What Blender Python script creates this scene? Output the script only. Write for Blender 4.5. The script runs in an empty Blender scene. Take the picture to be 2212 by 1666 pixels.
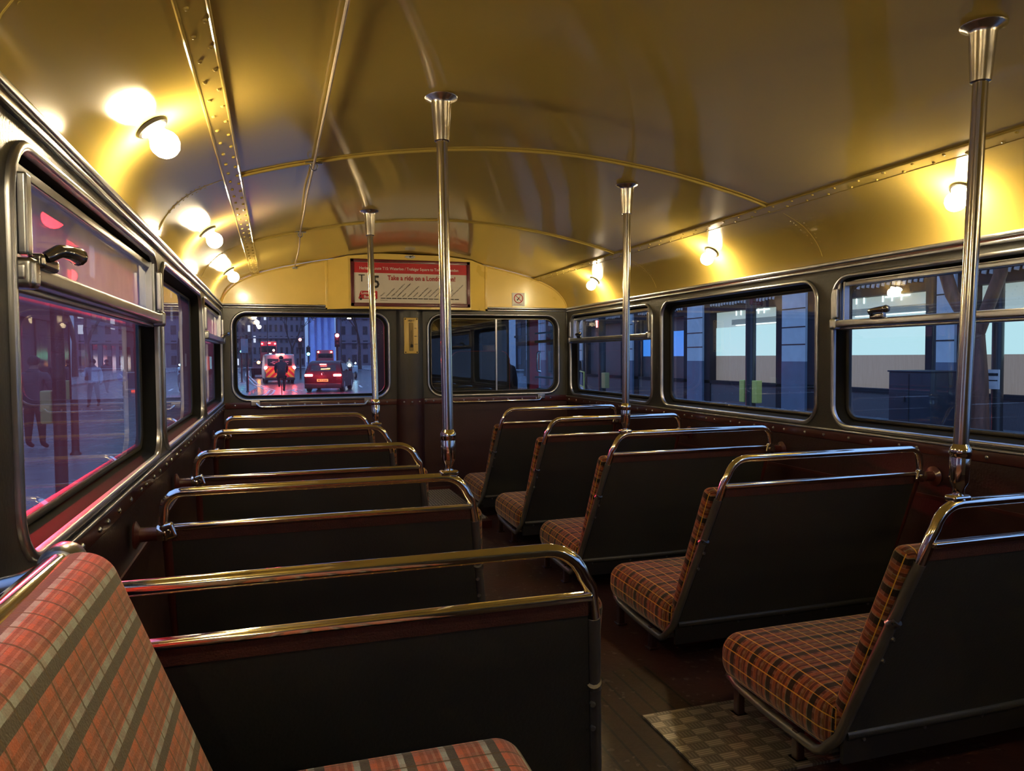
import bpy, bmesh, math, random
from mathutils import Vector, Matrix
C = bpy.context.scene
COL = C.collection
rnd = random.Random(7)
R = math.radians

# ------------------------------------------------------------------ camera, world, exposure
cam_d = bpy.data.cameras.new('camera')
cam = bpy.data.objects.new('camera', cam_d); COL.objects.link(cam)
yaw, pitch, roll = 0.307560, -0.038805, -0.007541
F = Vector((math.sin(yaw)*math.cos(pitch), math.cos(yaw)*math.cos(pitch), math.sin(pitch)))
Rt = Vector((math.cos(yaw), -math.sin(yaw), 0)); Up = Rt.cross(F)
R2 = Rt*math.cos(roll)+Up*math.sin(roll); U2 = -Rt*math.sin(roll)+Up*math.cos(roll)
M = Matrix((R2, U2, -F)).transposed().to_4x4(); M.translation = Vector((-0.8347, -4.9453, 1.016))
cam.matrix_world = M
cam_d.sensor_width = 36; cam_d.lens = 36*1606.17/2212
cam_d.clip_start = 0.02; cam_d.clip_end = 600
C.camera = cam
w = bpy.data.worlds.new('dusk'); C.world = w; w.use_nodes = True
wn = w.node_tree.nodes; wl = w.node_tree.links
bg = wn['Background']
tc = wn.new('ShaderNodeTexCoord'); sp = wn.new('ShaderNodeSeparateXYZ'); rp = wn.new('ShaderNodeValToRGB')
wl.new(tc.outputs['Generated'], sp.inputs[0]); wl.new(sp.outputs['Z'], rp.inputs[0]); wl.new(rp.outputs[0], bg.inputs[0])
rp.color_ramp.elements[0].position = 0.0; rp.color_ramp.elements[0].color = (.07, .12, .25, 1)
rp.color_ramp.elements[1].position = 0.55; rp.color_ramp.elements[1].color = (.15, .29, .62, 1)
bg.inputs[1].default_value = .84
C.view_settings.view_transform = 'Standard'; C.view_settings.look = 'None'
C.view_settings.exposure = 1.62; C.view_settings.gamma = 1; C.view_settings.use_curve_mapping = False
C.cycles.max_bounces = 5; C.cycles.diffuse_bounces = 3; C.cycles.glossy_bounces = 3; C.cycles.transmission_bounces = 2; C.cycles.transparent_max_bounces = 14; C.cycles.sample_clamp_indirect = 4
C.cycles.use_adaptive_sampling = True; C.cycles.adaptive_threshold = .07; C.cycles.use_denoising = True
LAMP = 54.0            # radiance of the saloon bulbs

# ------------------------------------------------------------------ material helpers
MT = {}
def mat(name, col=(.5,.5,.5), rough=.5, metal=0, coat=0, bump=0, bscale=40, var=0, vscale=6, emit=None, es=0, spec=.5, stretch=None):
    m = bpy.data.materials.new(name); m.use_nodes = True; MT[name] = m
    nt = m.node_tree; n = nt.nodes; l = nt.links; b = n['Principled BSDF']
    b.inputs['Base Color'].default_value = (*col, 1); b.inputs['Roughness'].default_value = rough
    b.inputs['Metallic'].default_value = metal; b.inputs['Coat Weight'].default_value = coat
    b.inputs['Coat Roughness'].default_value = .12; b.inputs['Specular IOR Level'].default_value = spec
    if emit: b.inputs['Emission Color'].default_value = (*emit, 1); b.inputs['Emission Strength'].default_value = es
    t = n.new('ShaderNodeTexCoord'); src = t.outputs['Object']
    if stretch:
        mp = n.new('ShaderNodeMapping'); mp.inputs['Scale'].default_value = stretch; l.new(src, mp.inputs[0]); src = mp.outputs[0]
    if bump:
        z = n.new('ShaderNodeTexNoise'); z.inputs['Scale'].default_value = bscale; z.inputs['Detail'].default_value = 4; l.new(src, z.inputs[0])
        bp = n.new('ShaderNodeBump'); bp.inputs['Strength'].default_value = bump; bp.inputs['Distance'].default_value = .004
        l.new(z.outputs[0], bp.inputs['Height']); l.new(bp.outputs[0], b.inputs['Normal']); l.new(bp.outputs[0], b.inputs['Coat Normal'])
    if var:
        z = n.new('ShaderNodeTexNoise'); z.inputs['Scale'].default_value = vscale; z.inputs['Detail'].default_value = 6; l.new(src, z.inputs[0])
        r = n.new('ShaderNodeMapRange'); r.inputs[3].default_value = 1-var; r.inputs[4].default_value = 1+var; r.inputs[1].default_value = .3; r.inputs[2].default_value = .7
        l.new(z.outputs[0], r.inputs[0])
        x = n.new('ShaderNodeVectorMath'); x.operation = 'SCALE'; x.inputs[0].default_value = col; l.new(r.outputs[0], x.inputs['Scale']); l.new(x.outputs[0], b.inputs['Base Color'])
        r2 = n.new('ShaderNodeMapRange'); r2.inputs[3].default_value = rough*.8; r2.inputs[4].default_value = min(1, rough*1.3); l.new(z.outputs[0], r2.inputs[0]); l.new(r2.outputs[0], b.inputs['Roughness'])
    return m
def N(m, t): return m.node_tree.nodes.new(t)
def LK(m, a, b): m.node_tree.links.new(a, b)
def ramp(m, stops, interp='CONSTANT'):
    r = N(m, 'ShaderNodeValToRGB'); cr = r.color_ramp; cr.interpolation = interp
    cr.elements[0].position = stops[0][0]; cr.elements[0].color = (*stops[0][1], 1)
    cr.elements[1].position = stops[1][0]; cr.elements[1].color = (*stops[1][1], 1)
    for p, c in stops[2:]:
        e = cr.elements.new(p); e.color = (*c, 1)
    return r
def math_n(m, op, a=None, b=None, c=None):
    x = N(m, 'ShaderNodeMath'); x.operation = op
    for i, v in enumerate((a, b, c)):
        if v is None: continue
        if isinstance(v, (int, float)): x.inputs[i].default_value = v
        else: LK(m, v, x.inputs[i])
    return x.outputs[0]
def mix_c(m, f, a, b, mode='MIX'):
    x = N(m, 'ShaderNodeMix'); x.data_type = 'RGBA'; x.blend_type = mode
    if isinstance(f, (int, float)): x.inputs[0].default_value = f
    else: LK(m, f, x.inputs[0])
    for i, v in ((6, a), (7, b)):
        if isinstance(v, tuple): x.inputs[i].default_value = (*v, 1)
        else: LK(m, v, x.inputs[i])
    return x.outputs[2]

GOLD = (.58, .435, .11)
m_ceil = mat('gold_gloss_paint', GOLD, .10, 0, .0, .03, 6)
m_yel = mat('brightened_gold_paint', (.90, .66, .16), .28, 0, .5, .12, 22, .05, 5)  # ceiling paint again, brightened in colour as if more lamplight reached it
m_chrome = mat('chrome', (.86, .83, .76), .09, 1, 0, .02, 60)
m_steel = mat('worn_steel', (.40, .42, .46), .28, 1, 0, .05, 80, .1, 30)
m_alu = mat('aluminium', (.43, .45, .51), .30, .95, 0, .03, 60, .12, 18)
m_aludark = mat('dull_aluminium', (.155, .15, .145), .42, .7, 0, .03, 60, .12, 18)
m_grey = mat('dark_grey_leathercloth', (.040, .040, .038), .42, 0, .1, .15, 120, .08, 5)
m_reveal = mat('dark_window_reveal', (.010, .010, .009), .75, 0, 0, .03, 60, spec=.08)
m_vinyl = mat('charcoal_vinyl', (.028, .030, .029), .45, 0, .1, .2, 160, .1, 4)
m_burg = mat('burgundy_leathercloth', (.032, .010, .012), .42, 0, .15, .2, 120, .1, 5)
m_burgp = mat('burgundy_paint', (.060, .012, .012), .32, 0, .4, .05, 40, .15, 12)
m_rubber = mat('black_rubber', (.008, .008, .009), .5, 0, 0, .05, 60)
m_black = mat('black_paint', (.012, .012, .013), .4)
m_red = mat('red_bus_paint', (.38, .012, .016), .25, 0, .5)
m_leg = mat('dark_burgundy_paint', (.022, .006, .006), .4, 0, .2)
m_white = mat('white_paint', (.75, .75, .74), .4, 0, 0, 0, 40, .06, 8)
m_bulb = mat('lit_bulb_glass', (1, .8, .5), .3, emit=(1, .79, .45), es=LAMP)
m_bulb.node_tree.nodes['Principled BSDF'].inputs['Base Color'].default_value=(.9,.8,.6,1)

# moquette, driven by the cushions' own UVs in metres (u along the seat, v across it)
def moquette(name, stops, period, ycol, lstep, lw):
    m = mat(name, (.3, .1, .05), .92, 0, 0, .22, 420, spec=.2)
    b = m.node_tree.nodes['Principled BSDF']; b.inputs['Sheen Weight'].default_value = .25
    uv = N(m, 'ShaderNodeUVMap'); sx = N(m, 'ShaderNodeSeparateXYZ'); LK(m, uv.outputs[0], sx.inputs[0])
    fv = math_n(m, 'FRACT', math_n(m, 'DIVIDE', sx.outputs[1], period))
    base = ramp(m, stops); LK(m, fv, base.inputs[0])
    # small weave checks
    ck = math_n(m, 'GREATER_THAN', math_n(m, 'FRACT', math_n(m, 'DIVIDE', sx.outputs[0], .026)), .5)
    ckv = math_n(m, 'GREATER_THAN', math_n(m, 'FRACT', math_n(m, 'DIVIDE', sx.outputs[1], period/3.0)), .62)
    c1 = mix_c(m, math_n(m, 'MULTIPLY', ck, .20), base.outputs[0], (.05, .025, .02))
    c2 = mix_c(m, math_n(m, 'MULTIPLY', math_n(m, 'MULTIPLY', ck, ckv), .22), c1, (.5, .28, .22))
    fu = math_n(m, 'FRACT', math_n(m, 'DIVIDE', sx.outputs[0], lstep))
    ln = math_n(m, 'LESS_THAN', math_n(m, 'ABSOLUTE', math_n(m, 'SUBTRACT', fu, .5)), lw/lstep/2)
    c3 = mix_c(m, math_n(m, 'MULTIPLY', ln, .85), c2, ycol)
    z = N(m, 'ShaderNodeTexNoise'); z.inputs['Scale'].default_value = 500; LK(m, uv.outputs[0], z.inputs[0])
    c4 = mix_c(m, .35, c3, z.outputs[0], 'OVERLAY')
    LK(m, c4, b.inputs['Base Color'])
    return m
OR, RB, BK, GR, BR, TN = (.27, .075, .026), (.10, .024, .016), (.008, .006, .005), (.17, .145, .095), (.15, .062, .020), (.27, .095, .058)
m_moq = moquette('plaid_moquette', [(0, BK), (.21, GR), (.25, OR), (.33, TN), (.36, RB), (.46, TN), (.49, BR), (.60, GR), (.63, RB), (.74, TN), (.77, OR), (.87, TN), (.90, RB)], .074, (.78, .44, .05), .036, .0030)
m_moqbright = moquette('plaid_moquette_bright', [(0, (.085, .070, .045)), (.22, (.42, .46, .40)), (.36, (.60, .22, .14)), (.40, (.36, .10, .045)), (.50, (.48, .22, .13)), (.56, (.36, .10, .045)), (.68, (.55, .20, .12)), (.74, (.42, .12, .05)), (.84, (.60, .15, .06)), (.94, (.62, .16, .075))], .053, (.09, .055, .010), .034, .0028)  # brighter, finer plaid for the longitudinal bench

# window glass: a thin pane that reflects, lets the view through and carries a dirty, rain-spotted film
def glassmat(name, film=.03, drops=0.0, tint=(1, 1, 1), rough=.0, refl=1.7, coarse=.0):
    m = bpy.data.materials.new(name); m.use_nodes = True; MT[name] = m
    nt = m.node_tree; nt.nodes.clear()
    out = N(m, 'ShaderNodeOutputMaterial'); tr = N(m, 'ShaderNodeBsdfTransparent'); tr.inputs[0].default_value = (*tint, 1)
    gl = N(m, 'ShaderNodeBsdfGlossy'); gl.inputs['Roughness'].default_value = rough; gl.inputs[0].default_value = (1, 1, 1, 1)
    fr = N(m, 'ShaderNodeFresnel'); fr.inputs[0].default_value = 1.5
    geo = N(m, 'ShaderNodeNewGeometry')
    front = math_n(m, 'SUBTRACT', 1.0, geo.outputs['Backfacing'])
    fac = math_n(m, 'MINIMUM', math_n(m, 'MULTIPLY', math_n(m, 'MULTIPLY', fr.outputs[0], refl), front), .95)
    mx = N(m, 'ShaderNodeMixShader'); LK(m, fac, mx.inputs[0]); LK(m, tr.outputs[0], mx.inputs[1]); LK(m, gl.outputs[0], mx.inputs[2])
    tl = N(m, 'ShaderNodeBsdfTranslucent'); tl.inputs[0].default_value = (.9, .9, .9, 1)
    df = N(m, 'ShaderNodeBsdfDiffuse'); df.inputs[0].default_value = (.6, .6, .6, 1)
    m3 = N(m, 'ShaderNodeMixShader'); m3.inputs[0].default_value = .15; LK(m, tl.outputs[0], m3.inputs[1]); LK(m, df.outputs[0], m3.inputs[2])
    t = N(m, 'ShaderNodeTexCoord'); z = N(m, 'ShaderNodeTexNoise'); z.inputs['Scale'].default_value = 4; z.inputs['Detail'].default_value = 5; LK(m, t.outputs['Object'], z.inputs[0])
    f = math_n(m, 'MULTIPLY', math_n(m, 'ADD', z.outputs[0], .3), film)
    if drops:
        for sc_, th in ((150, .10), (320, .09)):
            v = N(m, 'ShaderNodeTexVoronoi'); v.inputs['Scale'].default_value = sc_; v.inputs['Randomness'].default_value = 1; LK(m, t.outputs['Object'], v.inputs[0])
            s2 = N(m, 'ShaderNodeSeparateColor'); LK(m, v.outputs['Color'], s2.inputs[0])
            a = math_n(m, 'MULTIPLY', math_n(m, 'LESS_THAN', v.outputs['Distance'], math_n(m, 'MULTIPLY', s2.outputs[1], th*3)), math_n(m, 'GREATER_THAN', s2.outputs[0], .72))
            f = math_n(m, 'ADD', f, math_n(m, 'MULTIPLY', a, drops))
    f = math_n(m, 'MINIMUM', f, .8)
    m4 = N(m, 'ShaderNodeMixShader'); LK(m, math_n(m, 'MULTIPLY', f, front), m4.inputs[0]); LK(m, mx.outputs[0], m4.inputs[1]); LK(m, m3.outputs[0], m4.inputs[2])
    LK(m, m4.outputs[0], out.inputs[0])
    return m
m_gl = glassmat('wet_side_glass', .02, .12)
m_glL = glassmat('misted_side_glass', .09, .03)
m_glV = glassmat('glow_misted_vent_glass', .5, .03)  # film thickened so the vent panes catch and hold red light
m_glF = glassmat('rain_spotted_glass', .035, .25)
m_glC = glassmat('cab_glass', .02, 0, (.8, .85, .9), refl=2.3)

# ------------------------------------------------------------------ mesh builder
class MB:
    def __init__(s): s.v = []; s.f = []; s.uv = []; s.mi = []; s.m = 0; s.has_uv = False
    def add(s, vs, fs, uvs=None):
        o = len(s.v); s.v += [Vector(p) for p in vs]
        for i, f in enumerate(fs):
            s.f.append([o+k for k in f]); s.mi.append(s.m)
            s.uv.append(uvs[i] if uvs else None)
        if uvs: s.has_uv = True
        return s
    def box(s, c, d, rot=None, bev=0):
        hx, hy, hz = d[0]/2, d[1]/2, d[2]/2
        if bev > 0:
            return s.rbox(c, d, bev, rot, mid=1, arc=2)
        vs = [Vector((x, y, z)) for x in (-hx, hx) for y in (-hy, hy) for z in (-hz, hz)]
        if rot is not None: vs = [rot @ p for p in vs]
        c = Vector(c); vs = [p+c for p in vs]
        return s.add(vs, [(0,1,3,2),(4,6,7,5),(0,4,5,1),(2,3,7,6),(0,2,6,4),(1,5,7,3)])
    def rbox(s, c, d, r, rot=None, mid=6, arc=4, crown=0, uvm=False, shift=None, uvo=(0, 0)):
        h = [q/2 for q in d]; r = min(r, *h)
        ax = []
        for k in range(3):
            a = [-h[k]+r-r*math.cos(t*math.pi/2/arc)*1.0 for t in range(arc+1)]
            a = [-h[k]+r*(1-math.cos(t*math.pi/2/arc)) for t in range(arc+1)]
            a = [-h[k]+r*(t/arc) for t in range(arc+1)]
            inner = [(-h[k]+r)+(2*h[k]-2*r)*t/mid for t in range(1, mid)]
            b = [-q for q in reversed(a)]
            L = a+inner+b
            o = []
            for q in L:
                if not o or q-o[-1] > 1e-7: o.append(q)
            ax.append(o)
        idx = {}; vs = []
        def vid(p):
            key = tuple(round(q, 7) for q in p)
            if key not in idx: idx[key] = len(vs); vs.append(Vector(p))
            return idx[key]
        fs = []; fn = []
        for k in range(3):
            i, j = (k+1) % 3, (k+2) % 3
            for sg in (-1, 1):
                for a in range(len(ax[i])-1):
                    for b in range(len(ax[j])-1):
                        q = []
                        for (aa, bb) in ((a, b), (a+1, b), (a+1, b+1), (a, b+1)):
                            p = [0, 0, 0]; p[k] = sg*h[k]; p[i] = ax[i][aa]; p[j] = ax[j][bb]; q.append(vid(p))
                        if sg < 0: q.reverse()
                        fs.append(q); fn.append((k, sg))
        raw = [v.copy() for v in vs]
        for n_, p in enumerate(vs):
            inn = Vector([max(-h[k]+r, min(h[k]-r, p[k])) for k in range(3)])
            dd = p-inn
            if dd.length > 1e-9: p = inn+dd.normalized()*r
            if crown:
                fx = max(0, 1-(p[0]/h[0])**6); fy = max(0, 1-(p[1]/h[1])**2)
                if p[2] > 0: p = p+Vector((0, 0, crown*fx*fy))
            vs[n_] = p
        uvs = None
        if uvm:
            uvs = []
            for f, (k, sg) in zip(fs, fn):
                u = []
                for a in f:
                    p = raw[a]
                    if k == 2: t = (p[0], p[1])
                    elif k == 1: t = (p[0], sg*h[1]+sg*(h[2]-p[2]))
                    else: t = (sg*h[0]+sg*(h[2]-p[2]), p[1])
                    u.append((t[0]+uvo[0], t[1]+uvo[1]))
                uvs.append(u)
        if shift: vs = [shift(p) for p in vs]
        if rot is not None: vs = [rot @ p for p in vs]
        c = Vector(c); vs = [p+c for p in vs]
        return s.add(vs, fs, uvs)
    def tube(s, pts, r, seg=10, closed=False, cap=True, ell=None):
        P = [Vector(p) for p in pts]; n = len(P); rs = r if isinstance(r, (list, tuple)) else [r]*n
        rings = []; up = None
        for i in range(n):
            if closed: t = (P[(i+1) % n]-P[i-1])
            else: t = P[min(i+1, n-1)]-P[max(i-1, 0)]
            t.normalize()
            if up is None:
                up = Vector((0, 0, 1)) if abs(t.z) < .9 else Vector((0, 1, 0))
            a = up-t*up.dot(t); a.normalize(); b = t.cross(a); up = a
            ea, eb = ell if ell else (1, 1)
            rings.append([P[i]+a*math.cos(2*math.pi*k/seg)*rs[i]*ea+b*math.sin(2*math.pi*k/seg)*rs[i]*eb for k in range(seg)])
        vs = [p for g in rings for p in g]; fs = []
        m_ = n if closed else n-1
        for i in range(m_):
            for k in range(seg):
                j = (i+1) % n
                fs.append((i*seg+k, i*seg+(k+1) % seg, j*seg+(k+1) % seg, j*seg+k))
        if not closed and cap: fs += [tuple(reversed(range(seg))), tuple(range((n-1)*seg, n*seg))]
        return s.add(vs, fs)
    def lathe(s, prof, c=(0, 0, 0), axis=(0, 0, 1), seg=20, cap=True):
        q = Vector((0, 0, 1)).rotation_difference(Vector(axis).normalized()); c = Vector(c)
        vs = []
        for r_, h_ in prof:
            for k in range(seg):
                a = 2*math.pi*k/seg; vs.append(q @ Vector((r_*math.cos(a), r_*math.sin(a), h_))+c)
        fs = []
        for i in range(len(prof)-1):
            for k in range(seg):
                fs.append((i*seg+k, i*seg+(k+1) % seg, (i+1)*seg+(k+1) % seg, (i+1)*seg+k))
        if cap: fs += [tuple(reversed(range(seg))), tuple(range((len(prof)-1)*seg, len(prof)*seg))]
        return s.add(vs, fs)
    def prism(s, poly, d0, d1, fn=None):
        """poly: 2-D points, extruded from d0 to d1 along the third coordinate; fn maps (a,b,d) to space"""
        fn = fn or (lambda a, b, d: (a, b, d)); n = len(poly)
        vs = [fn(a, b, d0) for a, b in poly]+[fn(a, b, d1) for a, b in poly]
        fs = [tuple(reversed(range(n))), tuple(range(n, 2*n))]+[(i, (i+1) % n, n+(i+1) % n, n+i) for i in range(n)]
        return s.add(vs, fs)
    def loops(s, rings, closed_prof=False):
        n = len(rings[0]); vs = [p for g in rings for p in g]; fs = []
        m_ = len(rings) if closed_prof else len(rings)-1
        for i in range(m_):
            j = (i+1) % len(rings)
            for k in range(n): fs.append((i*n+k, i*n+(k+1) % n, j*n+(k+1) % n, j*n+k))
        return s.add(vs, fs)
    def build(s, name, material, parent=None, loc=None, angle=38, flat=False):
        me = bpy.data.meshes.new(name)
        me.from_pydata([tuple(p) for p in s.v], [], s.f)
        ms = material if isinstance(material, (list, tuple)) else [material]
        for x in ms: me.materials.append(x)
        if len(ms) > 1:
            for p, i in zip(me.polygons, s.mi): p.material_index = i
        if s.has_uv:
            ul = me.uv_layers.new(name='UVMap')
            for p, u in zip(me.polygons, s.uv):
                if u:
                    for li, t in zip(p.loop_indices, u): ul.data[li].uv = t
        bm = bmesh.new(); bm.from_mesh(me); bmesh.ops.recalc_face_normals(bm, faces=bm.faces); bm.to_mesh(me); bm.free()
        if not flat:
            for p in me.polygons: p.use_smooth = True
            me.set_sharp_from_angle(angle=R(angle))
        o = bpy.data.objects.new(name, me); COL.objects.link(o)
        if parent: o.parent = parent
        if loc is not None: o.location = loc
        return o
def tag(o, label=None, cat=None, group=None, kind=None):
    if label: o['label'] = label
    if cat: o['category'] = cat
    if group: o['group'] = group
    if kind: o['kind'] = kind
    return o
def empty(name, loc=(0, 0, 0), rz=0):
    o = bpy.data.objects.new(name, None); COL.objects.link(o); o.location = loc; o.rotation_euler = (0, 0, rz); o.empty_display_size = .05
    return o
def struct(o, label=None): return tag(o, label, kind='structure')
def kids(o): return [x for x in bpy.data.objects if x.parent == o]
def copy_tree(o, parent=None):
    c = o.copy(); COL.objects.link(c); c.parent = parent
    for ch in kids(o): copy_tree(ch, c)
    return c
def arc(c, a, b, t0, t1, n=6):
    """points c + a*cos t + b*sin t"""
    c, a, b = Vector(c), Vector(a), Vector(b)
    return [c+a*math.cos(t0+(t1-t0)*i/n)+b*math.sin(t0+(t1-t0)*i/n) for i in range(n+1)]
def rrect(x0, x1, y0, y1, r, inset=0, n=6):
    x0 += inset; x1 -= inset; y0 += inset; y1 -= inset; r = max(r-inset, .002)
    P = []
    for cx, cy, a in ((x1-r, y1-r, 0), (x0+r, y1-r, 90), (x0+r, y0+r, 180), (x1-r, y0+r, 270)):
        for k in range(n+1):
            t = R(a+90*k/n); P.append((cx+r*math.cos(t), cy+r*math.sin(t)))
    return P
def text(body, size, loc, rot, material, parent, name='lettering', align='LEFT', bold=0, sx=1.0, ext=.0004):
    c = bpy.data.curves.new(name, 'FONT'); c.body = body; c.size = size; c.align_x = align; c.extrude = ext; c.offset = bold; c.resolution_u = 2
    t_ = bpy.data.objects.new('tmp', c); COL.objects.link(t_); bpy.context.view_layer.update()
    me = bpy.data.meshes.new_from_object(t_.evaluated_get(bpy.context.evaluated_depsgraph_get())); bpy.data.objects.remove(t_); bpy.data.curves.remove(c)
    me.name = name; me.materials.clear(); me.materials.append(material)
    o = bpy.data.objects.new(name, me); COL.objects.link(o); o.location = loc; o.rotation_euler = rot; o.scale = (sx, 1, 1)
    if parent: o.parent = parent
    return o
def sheet_with_holes(outer, holes, fn, thick, name, material):
    """flat sheet in (a,b) with holes, thickness along d"""
    bm = bmesh.new()
    for lp in [outer]+holes:
        vs = [bm.verts.new((a, b, 0)) for a, b in lp]
        for i in range(len(vs)): bm.edges.new((vs[i], vs[(i+1) % len(vs)]))
    bmesh.ops.triangle_fill(bm, use_beauty=True, use_dissolve=False, edges=bm.edges[:])
    r_ = bmesh.ops.extrude_face_region(bm, geom=bm.faces[:])
    for v in [g for g in r_['geom'] if isinstance(g, bmesh.types.BMVert)]: v.co.z = -thick
    for v in bm.verts: v.co = Vector(fn(v.co.x, v.co.y, v.co.z))
    bmesh.ops.recalc_face_normals(bm, faces=bm.faces[:])
    me = bpy.data.meshes.new(name); bm.to_mesh(me); bm.free(); me.materials.append(material)
    o = bpy.data.objects.new(name, me); COL.objects.link(o)
    return o

# ------------------------------------------------------------------ the shell of the saloon
W = 1.15; ZF = .075; ZC = 1.36; ZL = .725; YB = -6.6
prof = [(1.150, 1.360), (1.137, 1.405), (1.105, 1.452), (1.055, 1.496), (.985, 1.532), (.92, 1.556), (.80, 1.590), (.70, 1.613), (.525, 1.648), (.35, 1.672), (.18, 1.688), (0, 1.694)]
def cr(p0, p1, p2, p3, t):
    return tuple(.5*((2*b)+(-a+c)*t+(2*a-5*b+4*c-d)*t*t+(-a+3*b-3*c+d)*t**3) for a, b, c, d in zip(p0, p1, p2, p3))
full = [(-x, z) for x, z in prof]+[(x, z) for x, z in reversed(prof[:-1])]
ext_ = [(-1.155, 1.31)]+full+[(1.155, 1.31)]
vault = []
for i in range(1, len(ext_)-2):
    for k in range(3): vault.append(cr(ext_[i-1], ext_[i], ext_[i+1], ext_[i+2], k/3))
vault.append(full[-1])
def vz(x):
    for (a, b), (c, d) in zip(vault[:-1], vault[1:]):
        if a <= x <= c: return b+(d-b)*(x-a)/(c-a)
    return 1.36
def vn(x):
    e = .004; dz = (vz(x+e)-vz(x-e))/(2*e); n = Vector((dz, 0, -1)); n.normalize(); return n
mb = MB(); ny = 14; ys = [0+(YB)*k/ny for k in range(ny+1)]
vs = [(x, y, z) for y in ys for x, z in vault]; n_ = len(vault)
mb.add(vs, [(i*n_+k, i*n_+k+1, (i+1)*n_+k+1, (i+1)*n_+k) for i in range(ny) for k in range(n_-1)])
vs = [(x*1.02, y, z+.03) for y in ys for x, z in vault]
mb.add(vs, [(i*n_+k, (i+1)*n_+k, (i+1)*n_+k+1, i*n_+k+1) for i in range(ny) for k in range(n_-1)])
struct(mb.build('ceiling', m_ceil, angle=60))

# side walls with their window openings
BAYS = [(-1.270, -.062), (-2.582, -1.360), (-3.872, -2.655), (-5.18, -3.955), (-6.49, -5.265)]
ZB, ZT, RW = .742, 1.308, .085
for side, sg in (('left', -1), ('right', 1)):
    fn = lambda a, b, d, sg=sg: (sg*(W-d), a, b)
    holes = [rrect(a, b, ZB, ZT, RW, .004) for a, b in BAYS]
    o = sheet_with_holes([(0, ZL), (0, 1.345), (YB, 1.345), (YB, ZL)], holes, fn, .05, 'wall_'+side, m_grey); struct(o)
    # burgundy dado below the windows
    mb = MB(); mb.box((sg*(W+.02), YB/2, (ZF+ZL)/2), (.04, -YB, ZL-ZF)); d = mb.build('dado', m_burg, flat=True); d.parent = o
    # dado piping and rivets
    mb = MB()
    mb.box((sg*(W-.004), YB/2, .712), (.010, -YB, .034), bev=.003)
    mb.box((sg*(W-.003), YB/2, .560), (.005, -YB, .010))
    t = mb.build('trim_1' if sg < 0 else 'trim_2', m_burgp); struct(t)
    mb = MB(); y = -.06
    while y > YB:
        mb.lathe([(.0062, 0), (.0055, .003), (.0025, .005)], (sg*(W-.009), y, .712), (-sg, 0, 0), 8)
        y -= rnd.choice((.105, .125, .07, .13))
    r = mb.build('rivet', m_steel); r.parent = t
    # sill strip and cornice
    mb = MB()
    mb.box((sg*(W-.006), YB/2, .733), (.014, -YB, .007), bev=.002)
    mb.box((sg*(W-.005), YB/2, 1.353), (.016, -YB, .014), bev=.005)
    mb.box((sg*(W-.004), YB/2, 1.334), (.012, -YB, .010), bev=.003)
    struct(mb.build('trim_3' if sg < 0 else 'trim_4', m_alu))
    mb = MB(); mb.box((sg*(W-.001), YB/2, 1.3435), (.010, -YB, .008)); struct(mb.build('trim_5' if sg < 0 else 'trim_6', m_burgp))

def window_frame(x0, x1, z0, z1, r, fn, deep=.040, mats=None, rub=.012):
    """chrome bead, dark recess and rubber; returns ring builders"""
    a = MB(); L = lambda ins, d: [Vector(fn(p, q, d)) for p, q in rrect(x0, x1, z0, z1, r, ins, 7)]
    a.loops([L(.0, -.001), L(.0, .005), L(.0025, .0085), L(.0075, .0095), L(.0125, .0085), L(.0145, .004), L(.0155, -.006)])
    b = MB(); b.loops([L(.0155, -.004), L(.020, -.012), L(.026, -deep+.006), L(.030, -deep)])
    c = MB(); c.loops([L(.029, -deep), L(.031, -deep+.006), L(.036, -deep+.007), L(.036+rub*.6, -deep+.002), L(.036+rub*.6, -deep-.01)])
    g = MB(); P = rrect(x0, x1, z0, z1, r, .036, 7)
    g.prism(P, -deep-.001, -deep+.003, fn)
    return a, b, c, g
m_gun = mat('gunmetal', (.20, .20, .21), .16, .9, .3)
def latch(parent, c, sg, dy=1, fat=1.0):
    """cast hopper catch: pivot plate, hooked lever and ball"""
    x, y, z = c; m = MB()
    m.rbox((x, y, z), (.020, .060*fat, .020), .006)
    m.tube([(x-sg*.008, y-dy*.02, z+.006), (x-sg*.022, y-dy*.012, z+.016), (x-sg*.026, y+dy*.015, z+.018), (x-sg*.024, y+dy*.055*fat, z+.020)], [.008, .009, .010, .012], 10)
    m.lathe([(.004, -.013), (.011, -.008), (.0135, 0), (.011, .008), (.004, .013)], (x-sg*.024, y+dy*.060*fat, z+.020), (0, 1, 0), 12)
    return m.build('catch', m_gun, parent)
wn_ = 0
WINS = []
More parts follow.
